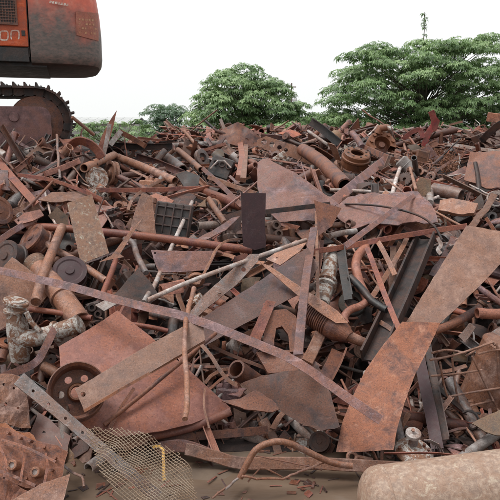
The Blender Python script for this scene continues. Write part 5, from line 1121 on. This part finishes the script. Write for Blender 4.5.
KINDS = [  # name, phrase, category, maker, share, max tilt, materials
    ('sheet_scrap', 'irregular sheet scrap', 'sheet', k_sheet, 172, 45, 'mauve red tan brown mauve salmon dark slab hopper tan grey red'),
    ('curled_sheet', 'curled sheet scrap', 'sheet', k_curl, 110, 45, 'brown tan mauve dark red olive'),
    ('flat_strip', 'flat steel strip', 'steel strip', k_flat, 170, 25, 'red mauve tan brown salmon tan dark'),
    ('bent_strip', 'bent steel strip', 'steel strip', k_bent, 90, 40, 'red mauve tan brown dark'),
    ('thin_rod', 'thin steel rod', 'rod', k_rod, 150, 25, 'red tan brown pale mauve pale grey'),
    ('pipe_length', 'short pipe length', 'pipe', k_pipe, 110, 30, 'tan red brown mauve grey dark salmon pale grey'),
    ('angle_iron', 'short angle iron', 'angle iron', k_angle, 110, 25, 'red mauve brown tan salmon'),
    ('channel_piece', 'short channel piece', 'channel', k_chan, 70, 25, 'mauve brown dark red'),
    ('loose_wire', 'tangled loose wire', 'wire', k_wire, 50, 20, 'brown tan dark pale'),
    ('flange_ring', 'flat flange ring', 'ring', k_ring, 45, 60, 'tan brown orange grey'),
    ('wheel_part', 'small round wheel part', 'wheel', k_disc, 45, 70, 'dark brown tan grey peel'),
    ('gear', 'toothed gear', 'gear', k_gear, 25, 60, 'dark brown grey'),
    ('bracket', 'bent bracket with hole', 'bracket', k_bracket, 80, 60, 'red brown tan mauve grey orange'),
    ('machine_casting', 'lumpy machine casting', 'casting', k_cast, 90, 50, 'brown rustcast mauve grey tan dark peel'),
    ('pipe_elbow', 'pipe elbow', 'pipe', k_elbow, 45, 50, 'tan brown salmon dark grey'),
    ('canister', 'small canister', 'canister', k_can, 35, 70, 'dark brown tan grey pale'),
    ('coil_spring', 'coil spring', 'spring', k_spring, 22, 40, 'dark brown red'),
]
TONE = {'mauve': 'mauve brown', 'red': 'reddish', 'tan': 'tan', 'brown': 'brown', 'salmon': 'salmon pink', 'dark': 'dark', 'lichen': 'blotched tan', 'slab': 'dusty tan', 'hopper': 'smooth reddish', 'grey': 'grey', 'olive': 'olive brown', 'pale': 'pale', 'orange': 'orange rusty', 'peel': 'white flecked', 'black': 'black', 'rustcast': 'rusty brown'}
def project(p):
    v = p - CAM; z = v.dot(FW); return 250 + FP * v.dot(RT) / z, 250 - FP * v.dot(UP) / z
COUNT = {}
pieces = []
HV, HF = [], []
bpy.context.view_layer.update()
for o in list(SC.objects):                                       # the large pieces already lying on the heap
    r_ = o
    while r_.parent: r_ = r_.parent
    if o.type != 'MESH' or r_.get('kind') or r_.get('category') in ('tree', 'bush', 'excavator', 'shed', 'mast'): continue
    n = len(HV); HV += [o.matrix_world @ v.co for v in o.data.vertices]; HF += [[n + q for q in p.vertices] for p in o.data.polygons]
HB = BVHTree.FromPolygons(HV, HF)
def settle(vs_, M3, x, y, proud, k):
    """height at which the piece rests: its top stands `proud` plus part of its own height above the heap, lower where it would lie on top of a large piece"""
    qs = [M3 @ v for v in vs_]; tops = [q.z - znom(x + q.x, y + q.y) for q in qs]; ext = max(q.z for q in qs) - min(q.z for q in qs)
    z = proud + k * ext - max(tops)
    for _ in range(7):
        bad = 0
        for q in qs:
            p = Vector((x, y, z)) + q; v = p - CAM; h = HB.ray_cast(p + v.normalized() * .01, v.normalized())
            if h[0] is not None: bad += 1
        if bad <= len(qs) * .12: return z
        z -= .09
    return None
def nrm_at(x, y):
    return Vector((znom(x - .25, y) - znom(x + .25, y), znom(x, y - .25) - znom(x, y + .25), .5)).normalized()
def add_piece(nm, ph, cat, me, vsamp, mt, tilt, pr, deep):
    for _ in range(30):
        if random.random() < .45: px, py = U(-25, 525), U(138, 452); d = D(px, py); p = at(px, py, d); x, y = p.x, p.y
        elif random.random() < .2: y = U(13.5, 17.2); x = U(-1, 1) * (y * .45)
        else: y = U(5.6, 17.4); x = U(-1, 1) * (y * .45)
        k_ = random.random()
        if k_ < .06: x, y = U(-6.2, -1.8), U(9.3, 10.42)
        elif k_ < .12: x, y = U(-2.6, 2.6), U(5.3, 6.1)
        elif k_ < .33: y = U(5.6, 16); x = random.choice((-1, 1)) * (y * .45 + U(0, 2.6))
        if x < -3.0 and y > 10.45: continue
        return x, y
    return None
vars_ = {}
for nm, ph, cat, mk, share, tilt, mats in KINDS:
    share = int(share * 1.75)
    ml = mats.split(); vs_ = []; share = int(min(share, 300) * 1.28)
    for k in range(max(6, len(ml) * 2)):
        mt = ml[k % len(ml)]; me = mk().mesh(nm, mt); vs_.append((me, mt, [v.co.copy() for v in me.vertices][::max(1, len(me.vertices) // 24)], max(v.co.length for v in me.vertices)))
    vars_[nm] = vs_
    for i in range(share):
        me, mt, vsm, rad = random.choice(vs_)
        xy = add_piece(nm, ph, cat, me, vsm, mt, tilt, 0, 0)
        if not xy: continue
        x, y = xy; s = U(.85, 1.75) if y > 8 else U(.8, 1.4)
        n = nrm_at(x, y); q = n.to_track_quat('Z', 'Y').to_matrix()
        M3 = q @ Matrix.Rotation(R(random.gauss(0, tilt * .8)), 3, 'X') @ Matrix.Rotation(R(random.gauss(0, tilt * .7)), 3, 'Y') @ Matrix.Rotation(U(0, 6.28), 3, 'Z')
        px, py = project(Vector((x, y, znom(x, y))))
        hol = any(math.hypot(px - a, py - b) < r for a, b, r in HOLLOWS)
        far = min(1, max(0, (y - 9.5) / 4))
        proud = U(-.10, .06) + far * U(.02, .20)
        if y < 8.4: proud = U(-.32, -.02)
        if hol: proud -= U(.18, .32)
        if y < 5.95: proud = U(-.06, .08) - (.18 if hol else 0)
        if y > 14.2 and random.random() < .25: proud += U(.05, .22)
        if x < -2.2 and y > 9.2: proud = U(.0, .16)
        z = settle([v * s for v in vsm], M3, x, y, proud, .18 if y < 8.2 else (.42 if y < 14 else .30))
        if z is None: continue
        o = bpy.data.objects.new(nm, me); COL.objects.link(o)
        o.matrix_world = Matrix.Translation((x, y, z)) @ M3.to_4x4() @ Matrix.Scale(s, 4)
        v_ = U(.35, .9) if random.random() < .5 else U(.8, 1.8); o.color = (v_, v_, v_, 1)
        pieces.append((o, ph, cat, mt, rad * s, px, py))
# a loose bed of fragments under and between them
w = MB(); frag = [poly_piece(U(.03, .08), 4, 0, .006, False) for _ in range(10)]
for _ in range(14):
    b = MB(); sweep(b, line(U(.10, .30), 2, .01), s_flat(U(.010, .025), .006, .001), ref=Z); frag.append(b)
for _ in range(6):
    b = MB(); sweep(b, line(U(.06, .16), 1), s_round(U(.01, .02), 6), ref=Z); frag.append(b)
beds = {'brown': MB(), 'red': MB(), 'tan': MB(), 'dark': MB()}
for i in range(1500):
    y = 5.5 + 12 * random.random() ** .85; x = U(-1, 1) * (y * .47 + 1.5)
    if x < -3.0 and y > 10.6: continue
    b = random.choice(frag)
    if i < 260: x, y = U(-2.6, 2.4), U(4.5, 5.6); z = max(.0, zground(x, y)) + .006; beds[random.choice(('brown', 'red', 'dark'))].add(b.v, b.f, b.sm, Matrix.Translation((x, y, z)) @ Matrix.Rotation(U(0, 6.28), 4, 'Z') @ Matrix.Rotation(random.gauss(0, .15), 4, 'X') @ Matrix.Scale(U(.4, 1.0), 4)); continue
    z = zheap(x, y) + U(0, .16) * (1 if y > 6 else .3)
    px, py = project(Vector((x, y, z)))
    if any(math.hypot(px - a, py - c) < r for a, c, r in HOLLOWS): z = zheap(x, y) + U(0, .05)
    M4 = Matrix.Translation((x, y, z)) @ Matrix.Rotation(U(0, 6.28), 4, 'Z') @ Matrix.Rotation(random.gauss(.3, .4), 4, 'X') @ Matrix.Rotation(random.gauss(0, .4), 4, 'Y') @ Matrix.Scale(U(.7, 1.5), 4)
    k = random.choice(('brown', 'brown', 'red', 'tan', 'dark', 'dark')) ; beds[k].add(b.v, b.f, b.sm, M4)
BED = {'brown': 'brown', 'red': 'reddish', 'tan': 'tan', 'dark': 'dark'}
for k, b in beds.items():
    o = b.build('scrap_fragments', k); o['kind'] = 'stuff'; o['label'] = 'loose %s metal fragments filling the gaps of the whole scrap heap' % BED[k]; o['category'] = 'metal fragments'
# ---- which of the small pieces does the photograph's view show? label those, the buried rest is bedding
bpy.context.view_layer.update(); seen = {}; gv, gf, own = [], [], []
for o in list(SC.objects):
    if o.type != 'MESH' or o.name.startswith(('crown', 'limb', 'track', 'roof_panel', 'ground')): continue
    M4 = o.matrix_world; n = len(gv); gv += [M4 @ v.co for v in o.data.vertices]
    ff = [[n + i for i in p.vertices] for p in o.data.polygons]; gf += ff; own += [o.name] * len(ff)
tr_ = BVHTree.FromPolygons(gv, gf); del gv, gf
NG = 420
for j in range(int(NG * .22), NG):
    for i in range(NG):
        px, py = (i + .5) * 500 / NG, (j + .5) * 500 / NG
        h = tr_.ray_cast(CAM, ray(px, py).normalized())
        if h[0] is not None: e = seen.setdefault(own[h[2]], [0, 0, 0]); e[0] += 1; e[1] += px; e[2] += py
bed = {}
groups = {}
for o, ph, cat, mt, rad, px, py in pieces:
    e = seen.get(o.name)
    if not e:
        M4 = o.matrix_world; b = bed.setdefault(mt if mt in BED else 'brown', MB())
        b.add([v.co for v in o.data.vertices], [list(p.vertices) for p in o.data.polygons], [p.use_smooth for p in o.data.polygons], M4)
        bpy.data.objects.remove(o); continue
    px, py = e[1] / e[0], e[2] / e[0]
    ln = min(LAND, key=lambda l: math.hypot(l[1] - px, (l[2] - py) * 1.2)); dx, dy = px - ln[1], py - ln[2]
    dist = math.hypot(dx, dy)
    if dist < 9: rel = 'at'
    elif abs(dx) > abs(dy): rel = ('just left of' if dx < 0 else 'just right of') if dist < 26 else ('farther left of' if dx < 0 else 'farther right of')
    else: rel = ('just above' if dy < 0 else 'just below') if dist < 26 else ('well above' if dy < 0 else 'well below')
    size = 'tiny ' if e[0] < 12 else ('small ' if e[0] < 40 else ('large ' if e[0] > 150 else ''))
    lab = '%s%s %s %s the %s' % (size, TONE[mt], ph, rel, ln[0])
    groups.setdefault(lab, []).append((o, cat))
ORD = {2: ('left', 'right'), 3: ('left', 'middle', 'right')}; ORV = {2: ('upper', 'lower'), 3: ('upper', 'middle', 'lower')}
for lab, lst in groups.items():
    n = len(lst); e = [(seen[o.name][1] / seen[o.name][0], seen[o.name][2] / seen[o.name][0]) for o, c in lst]
    hor = max(a for a, b in e) - min(a for a, b in e) >= max(b for a, b in e) - min(b for a, b in e)
    od = sorted(range(n), key=lambda i: e[i][0 if hor else 1])
    for r_, i in enumerate(od):
        o, cat = lst[i]; l2 = lab
        if n in ORD: l2 = '%s one of %s alike: %s' % ((ORD if hor else ORV)[n][r_], 'two' if n == 2 else 'three', lab)
        if len(l2.split()) > 16: l2 = '%s, %s' % (lab, (ORD if hor else ORV)[n][r_])
        if len(l2.split()) > 16: l2 = lab
        tag(o, l2, cat); o['group'] = 'small %s pieces in the scrap heap' % cat
for k, b in bed.items():
    o = b.build('buried_scrap', k); o['kind'] = 'stuff'; o['label'] = 'buried %s scrap pieces under the top of the heap' % BED[k]; o['category'] = 'buried scrap'
print('PIECES', len(pieces), 'labels', len(groups))
